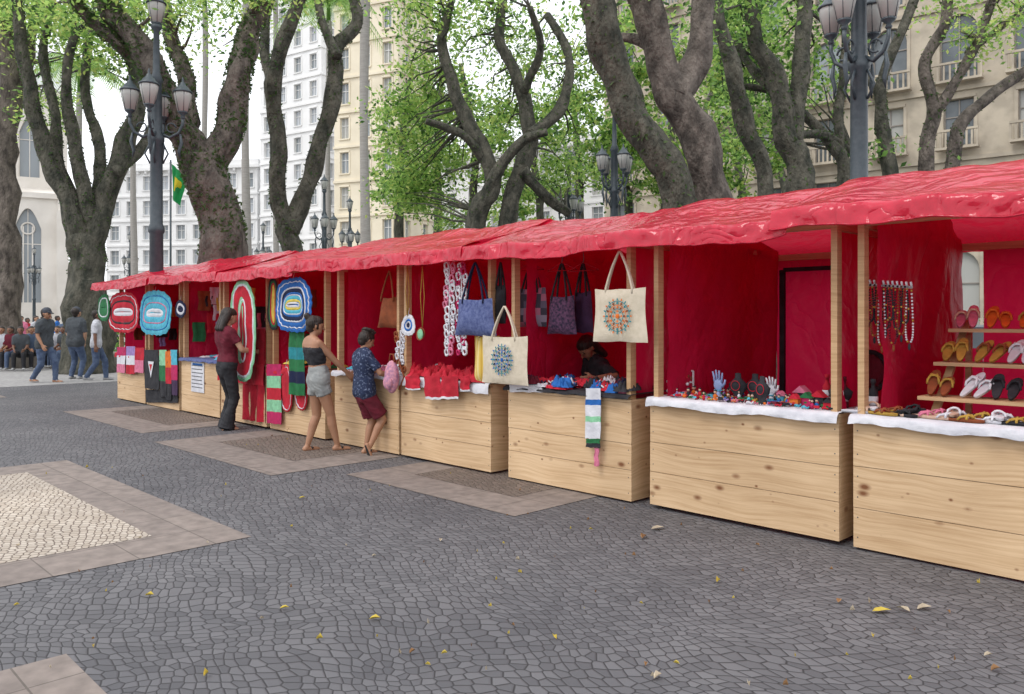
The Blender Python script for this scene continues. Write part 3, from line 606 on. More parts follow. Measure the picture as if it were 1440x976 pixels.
def human(name,root,fwd,H,P_,mats,vox=.008):
    pr=[]
    def Cc(p1,r1,p2,r2,l,flat=0): pr.append((Vector(p1),r1,Vector(p2),r2,l,flat))
    g=P_.get
    hip=Vector(g('hip',(0,0,.5))); neck=hip+Vector(g('spine',(0,.01,.325)))
    male=g('male',0); fat=g('fat',1.)
    sl=[(-.09,.035,.05),(.05,.05,.062),(.18,.046,.058),(.38,.034+.01*male,.05),(.55,.042+.005*male,.053),(.72,.056,.056),(.86,.07+.006*male,.047),(.95,.072+.01*male,.035),(1.0,.04,.030)]
    topr=g('top',(.2,1.0)); both=g('both',.25); tb=g('tb',.006); bb=g('bb',.006)
    for k in range(26):
        f=-.09+1.09*k/25
        for j in range(len(sl)-1):
            if sl[j][0]<=f<=sl[j+1][0]: break
        q=(f-sl[j][0])/(sl[j+1][0]-sl[j][0]); q=max(0,min(1,q)); hw=(sl[j][1]*(1-q)+sl[j+1][1]*q)*fat; r=(sl[j][2]*(1-q)+sl[j+1][2]*q)*fat
        c=hip.lerp(neck,f); c.y+=.012*math.sin(f*5) if not male else 0
        if topr[0]<=f<=topr[1]: l='top'; r+=tb; 
        elif f<both: l='bottom'; r+=bb
        else: l='skin'
        if f<both and topr[0]<=f: l='top'
        Cc(c-Vector((hw,0,0)),r,c+Vector((hw,0,0)),r,l)
    if not male and topr[1]>.6:
        for s_ in (-1,1): c=hip.lerp(neck,.68)+Vector((.036*s_,.045,0)); Cc(c,.032,c+Vector((0,.004,-.004)),.03,'top')
    if g('straps'):
        for s_ in (-1,1): Cc(hip.lerp(neck,.7)+Vector((.05*s_,-.045,0)),.008,neck+Vector((.055*s_,-.01,-.005)),.034*.9,'skin'); Cc(hip.lerp(neck,.7)+Vector((.045*s_,-.056,0)),.006,neck+Vector((.045*s_,-.035,0)),.006,'top')
    for s_,key in ((-1,'lf'),(1,'rf')):
        hj=hip+Vector((.05*s_,0,-.005)); ank=Vector(g(key,(.055*s_,0,.04))); pole=Vector(g(key+'p',(0.1*s_,1,0)))
        knee,ank=iksolve(hj,ank,.245,.235,pole)
        Cc(hj,.056*fat,knee,.034,'skin'); m=knee.lerp(ank,.3)-pole.normalized()*.006; Cc(knee,.033,m,.034,'skin'); Cc(m,.034,ank,.019,'skin')
        bt=g('bt','pants')
        if bt=='shorts': e=hj.lerp(knee,g('sl',.45)); Cc(hj,.062*fat,e,g('sr',.062),'bottom',1)
        if bt=='pants': Cc(hj,.06*fat,knee,.043,'bottom'); Cc(knee,.043,ank+Vector((0,0,-.005)),.034,'bottom',1)
        if bt=='flare': Cc(hj,.06,knee,.042,'bottom'); Cc(knee,.041,knee.lerp(ank,.5),.043,'bottom'); Cc(knee.lerp(ank,.45),.042,ank+Vector((0,.0,-.025)),.066,'bottom',1)
        fd=Vector(g(key+'d',(.15*s_,1,0))).normalized(); 
        dn=Vector((0,0,-1)) if abs(fd.z)<.5 else Vector((0,-.6,-.3)).normalized()
        heel=ank+dn*.02-fd*.022; toe=ank+dn*.026+fd*.085; side=fd.cross(dn).normalized()
        ft=g('foot','skin'); k=1.0 if ft=='skin' else 1.15
        Cc(ank,.02,heel,.019*k,ft if ft=='shoe' else 'skin')
        for q in (-.6,.6): Cc(heel+side*q*.008,.017*k,toe+side*q*.022,.012*k,ft if ft=='shoe' else 'skin')
        if ft!='shoe':
            for q in (-1,0,1): Cc(heel+dn*.014+side*q*.008,.007,toe+dn*.012+side*q*.018+fd*.012,.007,'shoe')
            Cc(ank+dn*.012+fd*.03-side*.026,.007,ank+dn*.012+fd*.03+side*.026,.007,'shoe')
    for s_,key in ((-1,'lh'),(1,'rh')):
        sh=neck+Vector((.098*s_*(1+.06*male)*min(fat,1.1),0,-.028)); wr=Vector(g(key,(.16*s_,.02,.46))); pole=Vector(g(key+'p',(.3*s_,-1,-.2)))
        elb,wr=iksolve(sh,wr,.165,.145,pole)
        Cc(sh,.031,elb,.023,'skin'); m=elb.lerp(wr,.3); Cc(elb,.022,m,.023,'skin'); Cc(m,.023,wr,.0145,'skin')
        slv=g('sleeve',.0)
        if slv>0:
            Cc(sh,.038,sh.lerp(elb,min(slv,1)*.5),.037,'top'); Cc(sh.lerp(elb,.2),.038,sh.lerp(elb,min(slv,1)),.036,'top',1)
        if slv>1: Cc(elb,.03,elb.lerp(wr,.9),.022,'top',0)
        d=(wr-elb).normalized(); nrm=Vector((-s_,0,0)); nrm=(nrm-d*nrm.dot(d)); nrm=nrm.normalized() if nrm.length>.1 else Vector((0,0,-1)); sd2=d.cross(nrm)*s_*-1
        if g(key+'n'): nrm=Vector(g(key+'n')); nrm=(nrm-d*nrm.dot(d)).normalized(); sd2=d.cross(nrm)*-s_
        for q in (-1.5,-.5,.5,1.5): Cc(wr+sd2*q*.007,.010,wr+d*.05+sd2*q*.0125,.0082,'skin')
        for q,ln in ((-1.5,.036),(-.5,.043),(.5,.041),(1.5,.031)):
            b0=wr+d*.05+sd2*q*.0128; b1=b0+(d+nrm*.3+sd2*q*.06).normalized()*ln*.55; b2=b1+(d*.75+nrm*.75+sd2*q*.05).normalized()*ln*.5
            Cc(b0,.0066,b1,.006,'skin'); Cc(b1,.006,b2,.005,'skin')
        tdir=(d*.6-sd2*.75*1+nrm*.2).normalized(); t0=wr+d*.014-sd2*.014; t1=t0+tdir*.028; Cc(t0,.009,t1,.007,'skin'); Cc(t1,.007,t1+(d*.9-sd2*.25+nrm*.3).normalized()*.022,.0055,'skin')
    hy=math.radians(g('hyaw',0)); hp=math.radians(g('hpitch',0)); hr=Matrix.Rotation(-hy,3,'Z')@Matrix.Rotation(-hp,3,'X')
    nt=neck+Vector((0,.012,.052)); Cc(neck+Vector((0,-.004,-.01)),.034,nt,.029,'skin')
    def hd(p): return nt+hr@(Vector(p))
    Cc(hd((0,-.012,.058)),.053,hd((0,.006,.062)),.049,'skin'); Cc(hd((0,.012,.05)),.045,hd((0,.026,.008)),.024,'skin')
    for s_ in (-1,1):
        Cc(hd((.018*s_,.03,.02)),.022,hd((.024*s_,.02,.045)),.026,'skin'); Cc(hd((.052*s_,-.002,.05)),.009,hd((.05*s_,-.002,.036)),.007,'skin')
        Cc(hd((.017*s_,.0535,.052)),.003,hd((.021*s_,.0515,.052)),.003,'eye'); Cc(hd((.012*s_,.055,.064)),.002,hd((.026*s_,.050,.065)),.002,'hair')
    Cc(hd((0,.056,.05)),.006,hd((0,.066,.034)),.0085,'skin'); Cc(hd((-.012,.051,.016)),.0045,hd((.012,.051,.016)),.0045,'lip')
    ht=g('hair','short'); big=.057 if ht=='short' else .06
    Cc(hd((0,-.022,.068)),big,hd((0,.0,.076)),big*.86,'hair'); Cc(hd((0,-.03,.045)),.047,hd((0,-.032,.03)),.04,'hair')
    if ht=='bun':
        Cc(hd((0,-.07,.10)),.026,hd((0,-.08,.11)),.024,'hair'); 
        for s_ in (-1,1): Cc(hd((.045*s_,.0,.06)),.016,hd((.048*s_,.01,.03)),.008,'hair')
    if ht=='long':
        for s_ in (-1,0,1): Cc(hd((.03*s_,-.035,.06)),.036,hd((.04*s_,-.05,-.07)),.022,'hair')
    if ht=='curly':
        for k in range(26):
            t=k*2.4; z=.06+.05*math.cos(k*1.3); Cc(hd((.045*math.cos(t),-.018+.045*math.sin(t),z+.02)),.014,hd((.047*math.cos(t+.3),-.018+.047*math.sin(t+.3),z+.025)),.014,'hair')
    if ht=='cap':
        Cc(hd((0,-.012,.078)),.058,hd((0,-.002,.082)),.056,'cap'); Cc(hd((-.03,.05,.078)),.009,hd((.03,.05,.078)),.009,'cap'); Cc(hd((-.022,.085,.07)),.008,hd((.022,.085,.07)),.008,'cap'); Cc(hd((0,.05,.077)),.01,hd((0,.08,.071)),.01,'cap')
    pr=[(a*H,r*H,b*H,q*H,l,fl) for a,r,b,q,l,fl in pr]
    vs=[];fs=[]
    for a,r,b,q,l,fl in pr: caps_mesh(vs,fs,a,r,b,q,fl)
    me=bpy.data.meshes.new('tmp'); me.from_pydata([tuple(v) for v in vs],[],fs); ob=bpy.data.objects.new('tmp',me); sc.collection.objects.link(ob)
    m=ob.modifiers.new('r','REMESH'); m.mode='VOXEL'; m.voxel_size=vox; m2=ob.modifiers.new('s','SMOOTH'); m2.factor=.5; m2.iterations=2
    dg=bpy.context.evaluated_depsgraph_get(); dg.update(); nm=bpy.data.meshes.new_from_object(ob.evaluated_get(dg)); bpy.data.objects.remove(ob); nm.name=name
    n=len(nm.polygons); cen=np.zeros(n*3); nm.polygons.foreach_get('center',cen); cen=cen.reshape(-1,3); best=np.full(n,1e9); lab=np.zeros(n,int)
    names=list(mats.keys())
    for a,r,b,q,l,fl in pr:
        if l not in mats: l='skin'
        a=np.array(a);d=np.array(b)-a; LL=max(d.dot(d),1e-12); h=((cen-a)@d)/LL; hc=np.clip(h,0,1)
        ds=np.linalg.norm(cen-a-hc[:,None]*d,axis=1)-(r+(q-r)*hc)
        if fl:
            ax=np.maximum(-h,h-1)*math.sqrt(LL); ds=np.where(ax>0.004,ds+ax*3,ds)
        if l in('eye','lip'): ds=ds-.002
        k=ds<best; best[k]=ds[k]; lab[k]=names.index(l)
    nv=len(nm.vertices); isc=np.zeros(nv,bool)
    for p in nm.polygons:
        if names[lab[p.index]] in ('top','bottom'):
            for vi in p.vertices: isc[vi]=True
    if vox<.012:
        nr=np.zeros(nv*3); nm.vertices.foreach_get('normal',nr); nr=nr.reshape(-1,3)
        for vi in np.nonzero(isc)[0]:
            v=nm.vertices[int(vi)]; c_=v.co; f_=noise.noise(Vector((c_.x*14+c_.z*5,c_.y*14,c_.z*11)))*.011-.010*abs(noise.noise(Vector((c_.x*9+4,c_.y*9,c_.z*22+c_.x*12)))); v.co=c_+Vector(nr[vi])*f_
    nm.materials.clear()
    for k in names: nm.materials.append(mats[k])
    nm.polygons.foreach_set('material_index',lab.astype(np.int32)); nm.polygons.foreach_set('use_smooth',np.ones(n,bool)); nm.update()
    f=Vector((fwd[0],fwd[1],0)).normalized(); r_=Vector((f.y,-f.x,0))
    o=bpy.data.objects.new(name,nm); sc.collection.objects.link(o)
    o.matrix_world=Matrix(((r_.x,f.x,0,root[0]),(r_.y,f.y,0,root[1]),(0,0,1,root[2] if len(root)>2 else 0),(0,0,0,1)))
    return o
sk1=MAT('skin_brown',(.38,.20,.12),(.33,.165,.095),6,.5,0,spec=.35); sk2=MAT('skin_tan',(.45,.26,.17),(.40,.22,.14),6,.5,0,spec=.35); sk3=MAT('skin_deep',(.20,.10,.065),(.16,.08,.05),6,.5,0,spec=.35)
hair=MAT('dark_hair',(.015,.011,.009),(.035,.024,.018),30,.5,.6,90,stretch=(1,1,.2)); eye=MAT('eye',(.02,.015,.01),None); lip=MAT('lips',(.30,.11,.09),None)
jeans=MAT('jeans',(.05,.075,.14),(.085,.12,.19),10,.85,.4,20); grayshort=MAT('grey_shorts',(.30,.31,.30),(.22,.23,.23),8,.9,.5,18); sole=MAT('black_rubber',(.015,.015,.015),None,rough=.6)
printn=MAT('navy_print_tee',(.015,.025,.065),(.16,.20,.30),38,.85,.4,12,lo=.55,hi=.68); blackt=MAT('black_trousers',(.014,.014,.017),(.022,.022,.026),8,.8,.5,12)
base=dict(skin=sk1,hair=hair,eye=eye,lip=lip)
human('woman',(-2.30,9.78),(.78,.62),1.63,dict(hip=(-.02,-.03,.507),spine=(-.045,-.02,.325),lf=(-.075,-.09,.035),rf=(.06,.09,.035),lfp=(-.1,1,0),top=(.52,.74),straps=1,bt='shorts',sl=.34,sr=.064,both=.3,bb=.008,hair='bun',hyaw=20,hpitch=12,
   lh=(-.14,.06,.47),rh=(.08,.17,.57),lhp=(-.5,-1,-.3),rhp=(.6,-1,-.3)),dict(base,top=black,bottom=grayshort,shoe=sole),.0075)
human('boy',(-1.75,9.52),(.85,.53),1.47,dict(male=1,hip=(0,0,.495),spine=(-.01,-.005,.325),lf=(-.04,.03,.035),rf=(.075,.02,.075),rfd=(.1,.35,-1),rfp=(.1,1,0),top=(.0,1.0),tb=.014,fat=1.05,sleeve=.75,bt='shorts',sl=.85,sr=.066,both=.25,bb=.01,hair='curly',hpitch=25,
   lh=(-.03,.22,.62),rh=(.12,.21,.63),lhp=(-.8,-1,-.5),rhp=(.8,-1,-.5)),dict(base,top=printn,bottom=maroon,shoe=sole),.0075)
human('shopper',(-4.16,11.7),(.70,.71),1.76,dict(hip=(0,0,.505),spine=(0,.0,.325),lf=(-.065,.02,.035),rf=(.06,-.03,.035),top=(.15,.98),tb=.008,sleeve=.6,bt='flare',both=.3,hair='long',hpitch=20,
   lh=(-.08,.2,.66),rh=(.14,.2,.64)),dict(base,skin=sk2,top=maroon,bottom=blackt,shoe=sole),.010)
vp=MS@Vector((P(850,1.15)))
human('stall_vendor',(vp.x,vp.y,0.0),(-.9,-.45),1.66,dict(hip=(0,0,.38),spine=(.02,.08,.315),lf=(-.08,.24,.05),rf=(.08,.24,.05),top=(.0,1),tb=.012,sleeve=1.0,fat=1.08,bt='pants',hair='long',hyaw=-10,hpitch=48,lh=(-.22,.22,.60),rh=(.16,.25,.61),lhp=(-1,-.3,-.3),rhp=(1,-.3,-.3)),dict(base,skin=sk1,top=black,bottom=jeans,shoe=sole),.008)
mb=MB(); c=P(850,1.2,0); mb.box((c.x-.2,c.y-.2,.42),(c.x+.2,c.y+.2,.46),woodp)
for dx in (-.17,.17):
    for dy in (-.17,.17): mb.box((c.x+dx-.02,c.y+dy-.02,0),(c.x+dx+.02,c.y+dy+.02,.42),woodp)
mb.obj('stool',MS)
gcap=MAT('cap_cloth',(.05,.055,.07),None); gsh=MAT('charcoal_shirt',(.07,.08,.09),(.05,.055,.06),6,.9,.5,10); wsh=MAT('white_shirt',(.55,.56,.6),(.45,.45,.48),6,.9,.5,10); shoew=MAT('grey_shoes',(.3,.3,.3),None); bsh=MAT('blue_shirt',(.10,.14,.22),(.07,.1,.16),6,.9)
human('walking_man',((62-720)/FP*20.3,20.3),(.95,-.2),1.9,dict(male=1,fat=1.12,hip=(0,0,.49),spine=(0,.02,.325),lf=(-.05,.13,.04),rf=(.05,-.14,.055),top=(-.02,1),tb=.012,sleeve=.8,hair='cap',bt='pants',hpitch=10,lh=(-.14,-.04,.47),rh=(.14,.1,.5)),dict(base,top=gsh,bottom=jeans,shoe=shoew,cap=gcap),.0115)
human('standing_man',((106-720)/FP*21.5,21.5),(.2,1),1.92,dict(male=1,fat=1.12,lf=(-.07,0,.04),rf=(.07,.0,.04),top=(-.02,1),tb=.012,sleeve=.9,hair='cap',bt='pants',lh=(-.1,.05,.5),rh=(.1,.05,.5),lhp=(-1,-.4,0),rhp=(1,-.4,0),foot='shoe'),dict(base,skin=sk2,top=gsh,bottom=jeans,shoe=shoew,cap=gcap),.0115)
human('pedestrian',((135-720)/FP*21,21),(.9,.3),1.85,dict(male=1,lf=(-.05,.12,.04),rf=(.05,-.12,.055),top=(-.02,1),tb=.012,sleeve=.8,hair='short',bt='pants',foot='shoe'),dict(base,skin=sk3,top=wsh,bottom=jeans,shoe=shoew),.0118)
seat=dict(male=1,hip=(0,0,.29),spine=(0,.05,.32),lf=(-.08,.26,.045),rf=(.08,.24,.045),top=(-.02,1),tb=.01,sleeve=.8,hair='short',bt='pants',lh=(-.08,.2,.36),rh=(.08,.2,.36),foot='shoe')
for x,d,m,s_,f in ((30,25,gsh,sk3,(.4,-1)),(42,25.3,bsh,sk1,(.8,-.6)),(82,26.5,wsh,sk2,(.2,-1)),(18,25.2,maroon,sk3,(-.1,-1)),(72,26.5,bsh,sk3,(.5,-1)),(55,27,maroon,sk1,(-.4,-1)),(4,25.2,wsh,sk1,(.2,-1)),(93,26.3,gsh,sk3,(-.3,-1))):
    human('seated_person',((x-720)/FP*d,d,.04),f,1.72,seat,dict(base,skin=s_,top=m,bottom=random.choice([jeans,blackt]),shoe=shoew),.02)
for x,d,m,s_,f in ((50,33,wsh,sk2,(1,-.2)),(30,35,pink,sk1,(.3,-1)),(118,31,redfab,sk2,(-1,0)),(128,34,wsh,sk3,(.2,-1)),(90,33,bsh,sk2,(0,1)),(147,30,navy,sk1,(0,-1)),(70,40,wsh,sk2,(0,-1)),(38,38,redfab,sk3,(1,0)),(60,36,gsh,sk1,(-.5,1)),(20,32,wsh,sk2,(.6,-.6)),(80,38,blue,sk3,(1,.3)),(112,37,gsh,sk1,(-1,-.4)),(138,38,pink,sk2,(.2,1)),(160,42,wsh,sk1,(1,0)),(100,44,maroon,sk2,(0,1))):
    human('pedestrian',((x-720)/FP*d,d),f,U(1.62,1.8),dict(male=1,lf=(-.05,.08,.04),rf=(.05,-.08,.05),top=(-.02,1),sleeve=.7,foot='shoe'),dict(base,skin=s_,top=m,bottom=random.choice([jeans,blackt]),shoe=shoew),.022)
stone=MAT('stone_wall',(.26,.23,.20),(.34,.31,.27),5,.85,.6,12)
for cx,d,r in ((8,28,2.6),(100,28.5,2.2)):
    mb=MB(); c=S(cx,449,d); mb.lathe((c.x,c.y,0),[(r,0),(r,.38),(r+.06,.40),(r+.06,.47),(r-.35,.47),(r-.35,.36),(.01,.34)],stone,40); mb.obj('round_planter')
# ---------------------------------------------------------------- trees
bark=MAT('bark',(.06,.05,.042),(.22,.185,.155),5,.95,1,18,stretch=(1,1,.5),bd=.09,lo=.33,hi=.68)
barkg=MAT('mossy_bark',(.035,.038,.028),(.14,.13,.10),5,.95,1,17,stretch=(1,1,.5),bd=.09,lo=.33,hi=.7)
barkp=MAT('palm_bark',(.36,.34,.31),(.28,.26,.24),9,.9,.5,14,stretch=(.3,.3,3))
def leafm(n,c,tr=.5): return MAT(n,c,None,rough=.5,tr=tr,trc=tuple(min(1,x*1.9) for x in c),spec=.3)
L1=leafm('leaf_light',(.27,.40,.10)); L2=leafm('leaf_mid',(.15,.27,.065)); L3=leafm('leaf_dark',(.045,.10,.026)); L4=leafm('leaf_yellow',(.38,.44,.13)); L5=leafm('leaf_fern',(.07,.11,.035),.3)
def spline(pts,k=6):
    out=[]
    n=len(pts)
    for i in range(n-1):
        p0=pts[max(i-1,0)];p1=pts[i];p2=pts[i+1];p3=pts[min(i+2,n-1)]
        for j in range(k):
            t=j/k; out.append(tuple(.5*((2*b)+(-a+c)*t+(2*a-5*b+4*c-d)*t*t+(-a+3*b-3*c+d)*t**3) for a,b,c,d in zip(p0,p1,p2,p3)))
    out.append(tuple(pts[-1])); return out
def tree(d,limbs,crown,mat=bark,fern=0,lm=(L1,L2,L2,L3),ls=.16,name='tree'):
    mb=MB(); nodes=[]; fl=[]
    for dd,pts in limbs:
        w=[]
        for i,(x,y,wd) in enumerate(pts):
            D=d+dd*i/(len(pts)-1); p=S(x,y,D); w.append((p.x,p.y,max(p.z,-.1),wd/2/FP*D))
        if pts[0][1]>=500:
            w[0]=(w[0][0],w[0][1],-.1,w[0][3]*1.25)
        sp=spline(w,7)
        jit=[Vector((vz(q[2]*.9,i*.1,d+dd),vz(q[2]*.8,5+dd,d),0))*q[3]*.5 for i,q in enumerate(sp)]
        P3=[Vector(q[:3])+jit[i]*(0 if i<3 else 1) for i,q in enumerate(sp)]; rr=[max(q[3],.01) for q in sp]
        mb.tube(P3,rr,mat,16,True,rough=.34); nodes+= [(p,r) for p,r in zip(P3,rr) if p.z>4]
        if fern:
            for j in range(len(P3)-1):
                for _ in range(int(fern*2.2*(1+R()))):
                    p=P3[j].lerp(P3[j+1],R()); r=rr[j]
                    if p.z<3.0: continue
                    t=U(0,6.28); fl.append(p+Vector((math.cos(t)*r*1.06,math.sin(t)*r*1.06,U(-.1,.1))))
    if fl: leaves_into(mb,[tuple(f) for f in fl],.10,[L5,L3,L5],.1,.45)
    for (x,y,D,rx,ry,ns,nl) in crown:
        c=S(x,y,D); k=D/FP; cc=[]
        for _ in range(ns):
            while True:
                q=Vector((U(-1,1),U(-1,1),U(-1,1)))
                if q.length<1: break
            s_=c+Vector((q.x*rx*k,q.y*max(rx,ry)*k*.8,q.z*ry*k)); sg=U(.25,.6)
            if nodes and R()<.35:
                near=min(nodes,key=lambda t:(t[0]-s_).length)
                if (near[0]-s_).length<4.5:
                    m=near[0].lerp(s_,.5)+Vector((U(-.3,.3),U(-.3,.3),U(-.1,.4))); mb.tube([near[0],near[0].lerp(m,.5)+Vector((U(-.1,.1),0,U(-.1,.1))),m,s_],[min(near[1]*.4,.05),.035,.022,.008],mat,5,False)
            for _ in range(nl):
                g=np.random.normal(size=3)*(sg,sg,sg*.45); cc.append((s_.x+g[0],s_.y+g[1],s_.z+g[2]-.12*(g[0]**2+g[1]**2)))
        leaves_into(mb,cc,ls,lm)
    return mb.obj(name)
tree(28,[(0,[(8,508,36),(12,400,32),(9,250,30),(16,120,28),(4,-20,26)]),(1,[(14,170,16),(38,100,14),(50,20,12),(70,-40,10)]),(-1,[(10,210,16),(-30,120,14),(-60,30,12)])],
  [(30,10,27,90,45,50,50),(90,60,28,60,50,30,45),(60,140,29,40,30,8,35)],bark,1,(L4,L1,L1,L2))
tree(24,[(0,[(122,520,66),(120,430,54),(122,370,46),(121,335,44)]),(-1,[(118,355,32),(92,270,27),(60,195,23),(40,120,18),(25,0,16),(20,-50,14)]),(1,[(80,240,18),(76,160,14),(62,70,12),(80,-30,10)]),
  (1,[(124,355,34),(148,275,28),(178,205,25),(192,150,20),(180,80,17),(160,30,15),(140,-30,12)]),(-1,[(128,335,20),(118,260,18),(100,180,16),(92,110,12),(110,40,10)]),(2,[(160,245,18),(205,200,14),(225,150,12)]),(2,[(138,300,18),(140,210,15),(120,130,12),(128,40,10)])],
  [(110,10,24,110,45,70,48),(60,140,26,40,40,12,30),(150,60,24,60,50,26,42)],barkg,7,(L4,L1,L1,L2,L3))
tree(17,[(0,[(318,560,76),(316,420,62),(308,340,58),(298,275,58),(287,222,62)]),(-.8,[(285,245,44),(255,190,42),(230,130,40),(200,70,36),(160,20,30),(130,-40,26)]),(.8,[(292,238,42),(320,180,38),(337,120,36),(345,60,30),(370,0,24),(388,-60,18)]),
  (1.4,[(262,205,26),(262,120,22),(238,50,18),(225,-30,16)]),(-1.5,[(215,95,22),(175,70,18),(120,20,14),(90,-20,12)])],
  [(215,10,17,100,26,30,44),(345,-10,17,70,24,18,40),(130,10,16.5,60,30,18,40),(300,70,18,30,25,5,30)],bark,22,(L4,L1,L1,L2,L3),.12)
tree(20,[(0,[(410,560,38),(413,380,30),(405,318,28)]),(-.6,[(408,328,24),(388,272,22),(393,200,22),(384,120,20),(396,60,19),(420,0,17),(432,-50,14)]),(.8,[(407,328,26),(430,262,24),(452,200,22),(467,140,22),(474,70,20),(503,30,17),(490,-30,14)]),(.8,[(386,130,14),(372,60,13),(385,-30,10)]),(.9,[(474,80,14),(455,30,12),(440,-30,10)])],
  [(400,-20,20,90,26,20,40)],barkg,4,(L4,L1,L2),.13)
tree(26,[(0,[(655,540,34),(668,312,27),(692,262,23),(673,200,21),(640,130,18),(622,60,14),(640,-20,10)]),(.8,[(712,540,32),(716,300,25),(736,240,23),(746,180,21),(728,110,17),(700,50,14),(712,-20,10)]),(1,[(746,190,16),(790,150,14),(800,80,12),(768,20,10)]),
  (-1,[(670,305,18),(700,240,16),(735,200,13),(770,185,10)]),(1,[(735,240,16),(765,275,14),(800,300,12)]),(-1,[(680,225,14),(650,190,12),(600,170,9)]),(-1.5,[(735,130,12),(760,70,10),(745,10,8)])],
  [(600,130,28,58,55,44,60),(562,180,28,30,40,22,50),(605,240,29,62,50,54,60),(570,275,29,35,26,18,50),(690,50,28,80,45,36,50),(760,110,28,60,60,32,50),(640,295,30,60,28,26,50),(720,170,29,50,60,26,50),(790,230,29,50,50,30,55),(600,30,26,60,35,24,45),(660,-10,26,120,25,30,45)],barkg,2,(L4,L1,L1,L1,L2,L2,L3),.17)
tree(14,[(0,[(968,520,58),(956,285,46),(917,210,44),(882,140,44),(850,60,46),(822,-40,48)])],[(860,-40,14,60,25,8,30)],barkg,5,(L2,L3,L1),.13)
tree(14.6,[(0,[(1016,520,66),(1004,285,50),(978,200,50),(948,130,50),(920,60,46),(888,-50,42)]),(.7,[(950,140,44),(975,85,38),(988,30,32),(982,-50,28)]),(.8,[(935,90,20),(900,60,16),(850,50,10)])],[(950,-30,15,60,25,8,30),(1010,20,16,40,30,8,30)],bark,0,(L1,L2,L3),.13)
tree(17,[(0,[(1084,520,34),(1076,266,24),(1050,180,25),(1030,100,23),(1010,20,20),(1000,-40,18)])],[(1030,10,18,60,40,24,42)],barkg,3)
tree(18,[(0,[(1130,520,46),(1122,266,36),(1110,190,33),(1090,110,28),(1062,50,23),(1050,-40,18)]),(.8,[(1115,200,24),(1124,100,23),(1134,0,20),(1140,-50,18)]),(1,[(1095,130,16),(1060,100,13),(1035,60,10)]),(1.5,[(1120,190,12),(1160,190,12),(1200,215,10)])],[(1090,60,20,70,60,44,46),(1060,150,22,45,50,30,44),(1145,110,21,30,40,12,38)],barkg,4,(L1,L1,L2,L2,L3))
tree(19,[(0,[(1190,540,28),(1188,262,22),(1170,205,16),(1130,160,14),(1090,130,11),(1040,120,8)]),(.6,[(1188,250,14),(1180,150,13),(1190,60,11),(1180,-20,9)])],[(1165,30,20,40,40,8,34)],barkg,4)
tree(19.5,[(0,[(1252,540,26),(1250,240,22),(1243,175,18),(1240,110,15),(1268,40,13),(1300,-30,11)]),(.6,[(1243,150,12),(1215,90,10),(1230,10,8)])],[(1240,205,19.3,14,12,3,30)],barkg,2)
tree(20,[(0,[(1306,540,26),(1303,236,19),(1314,160,17),(1300,85,15),(1330,30,14),(1332,-40,12)]),(.5,[(1335,300,20),(1338,230,19),(1355,170,17),(1410,122,15),(1462,84,12)]),(-.6,[(1312,165,14),(1345,110,13),(1380,50,12),(1400,-20,10)]),(.6,[(1360,75,9),(1420,30,8),(1450,10,6)])],
  [(1372,62,19.5,26,20,10,36),(1425,15,19.5,36,28,18,36),(1340,0,20,50,18,12,34)],bark,3,(L4,L1,L2),.13)
tree(44,[(k,[(x,500,14),(x+U(-8,8),300,12),(x+U(-15,15),200,9),(x+U(-30,30),90,6)]) for k,x in enumerate((560,610,660,760,820,880,930,990,1050,1100))],
  [(x,y,44+U(-3,3),50,44,22,56) for x,y in ((560,250),(575,185),(625,200),(620,130),(700,280),(760,270),(830,130),(850,200),(880,240),(835,50),(900,190),(930,120),(1000,180),(1040,100),(1020,240),(1080,200),(890,60),(960,240),(780,170),(1040,30),(990,70),(690,170))],barkg,0,(L4,L1,L1,L2,L2,L3),.32,'distant_trees')
def palm(x,yt,d,wd,crown=True):
    mb=MB(); b=S(x,449,d); zt=S(x,yt,d).z; r=wd/2/FP*d
    mb.tube([(b.x+.05*math.sin(z*.4),b.y,z) for z in np.linspace(0,zt,16)],[r*(1.15 if k==0 else 1+.1*math.sin(k*.6)-.015*k) for k in range(16)],barkp,12)
    mb.tube([(b.x,b.y,zt-.1),(b.x,b.y,zt+1.6)],[r*.75,r*.4],L2,10)
    for k in range(15):
        t=k*2.4; el_=U(.1,1.2); pts=[];
        for s_ in np.linspace(0,1,8): rr=3.4*s_*math.cos(el_*.6); pts.append(Vector((b.x+rr*math.cos(t),b.y+rr*math.sin(t),zt+1.5+3*s_*math.sin(el_)-3.2*s_*s_)))
        mb.tube(pts,[.05*(1-.8*j/7) for j in range(8)],L2,5,False)
        for j in range(1,8):
            for q in range(4):
                p=pts[j-1].lerp(pts[j],q/4); dr=(pts[j]-pts[j-1]).normalized(); sd_=dr.cross(Vector((0,0,1))).normalized()
                for s_ in (-1,1): e=p+sd_*s_*.75+dr*.3-Vector((0,0,.45)); mb.add([p,p+dr*.09,e],[(0,1,2)],L2 if R()<.6 else L1)
    mb.obj('palm_tree')
palm(513,-60,40,15); palm(346,-80,42,13); palm(462,30,50,9); palm(112,130,48,9); palm(188,-40,55,9); palm(388,-30,60,8); palm(288,10,55,9)
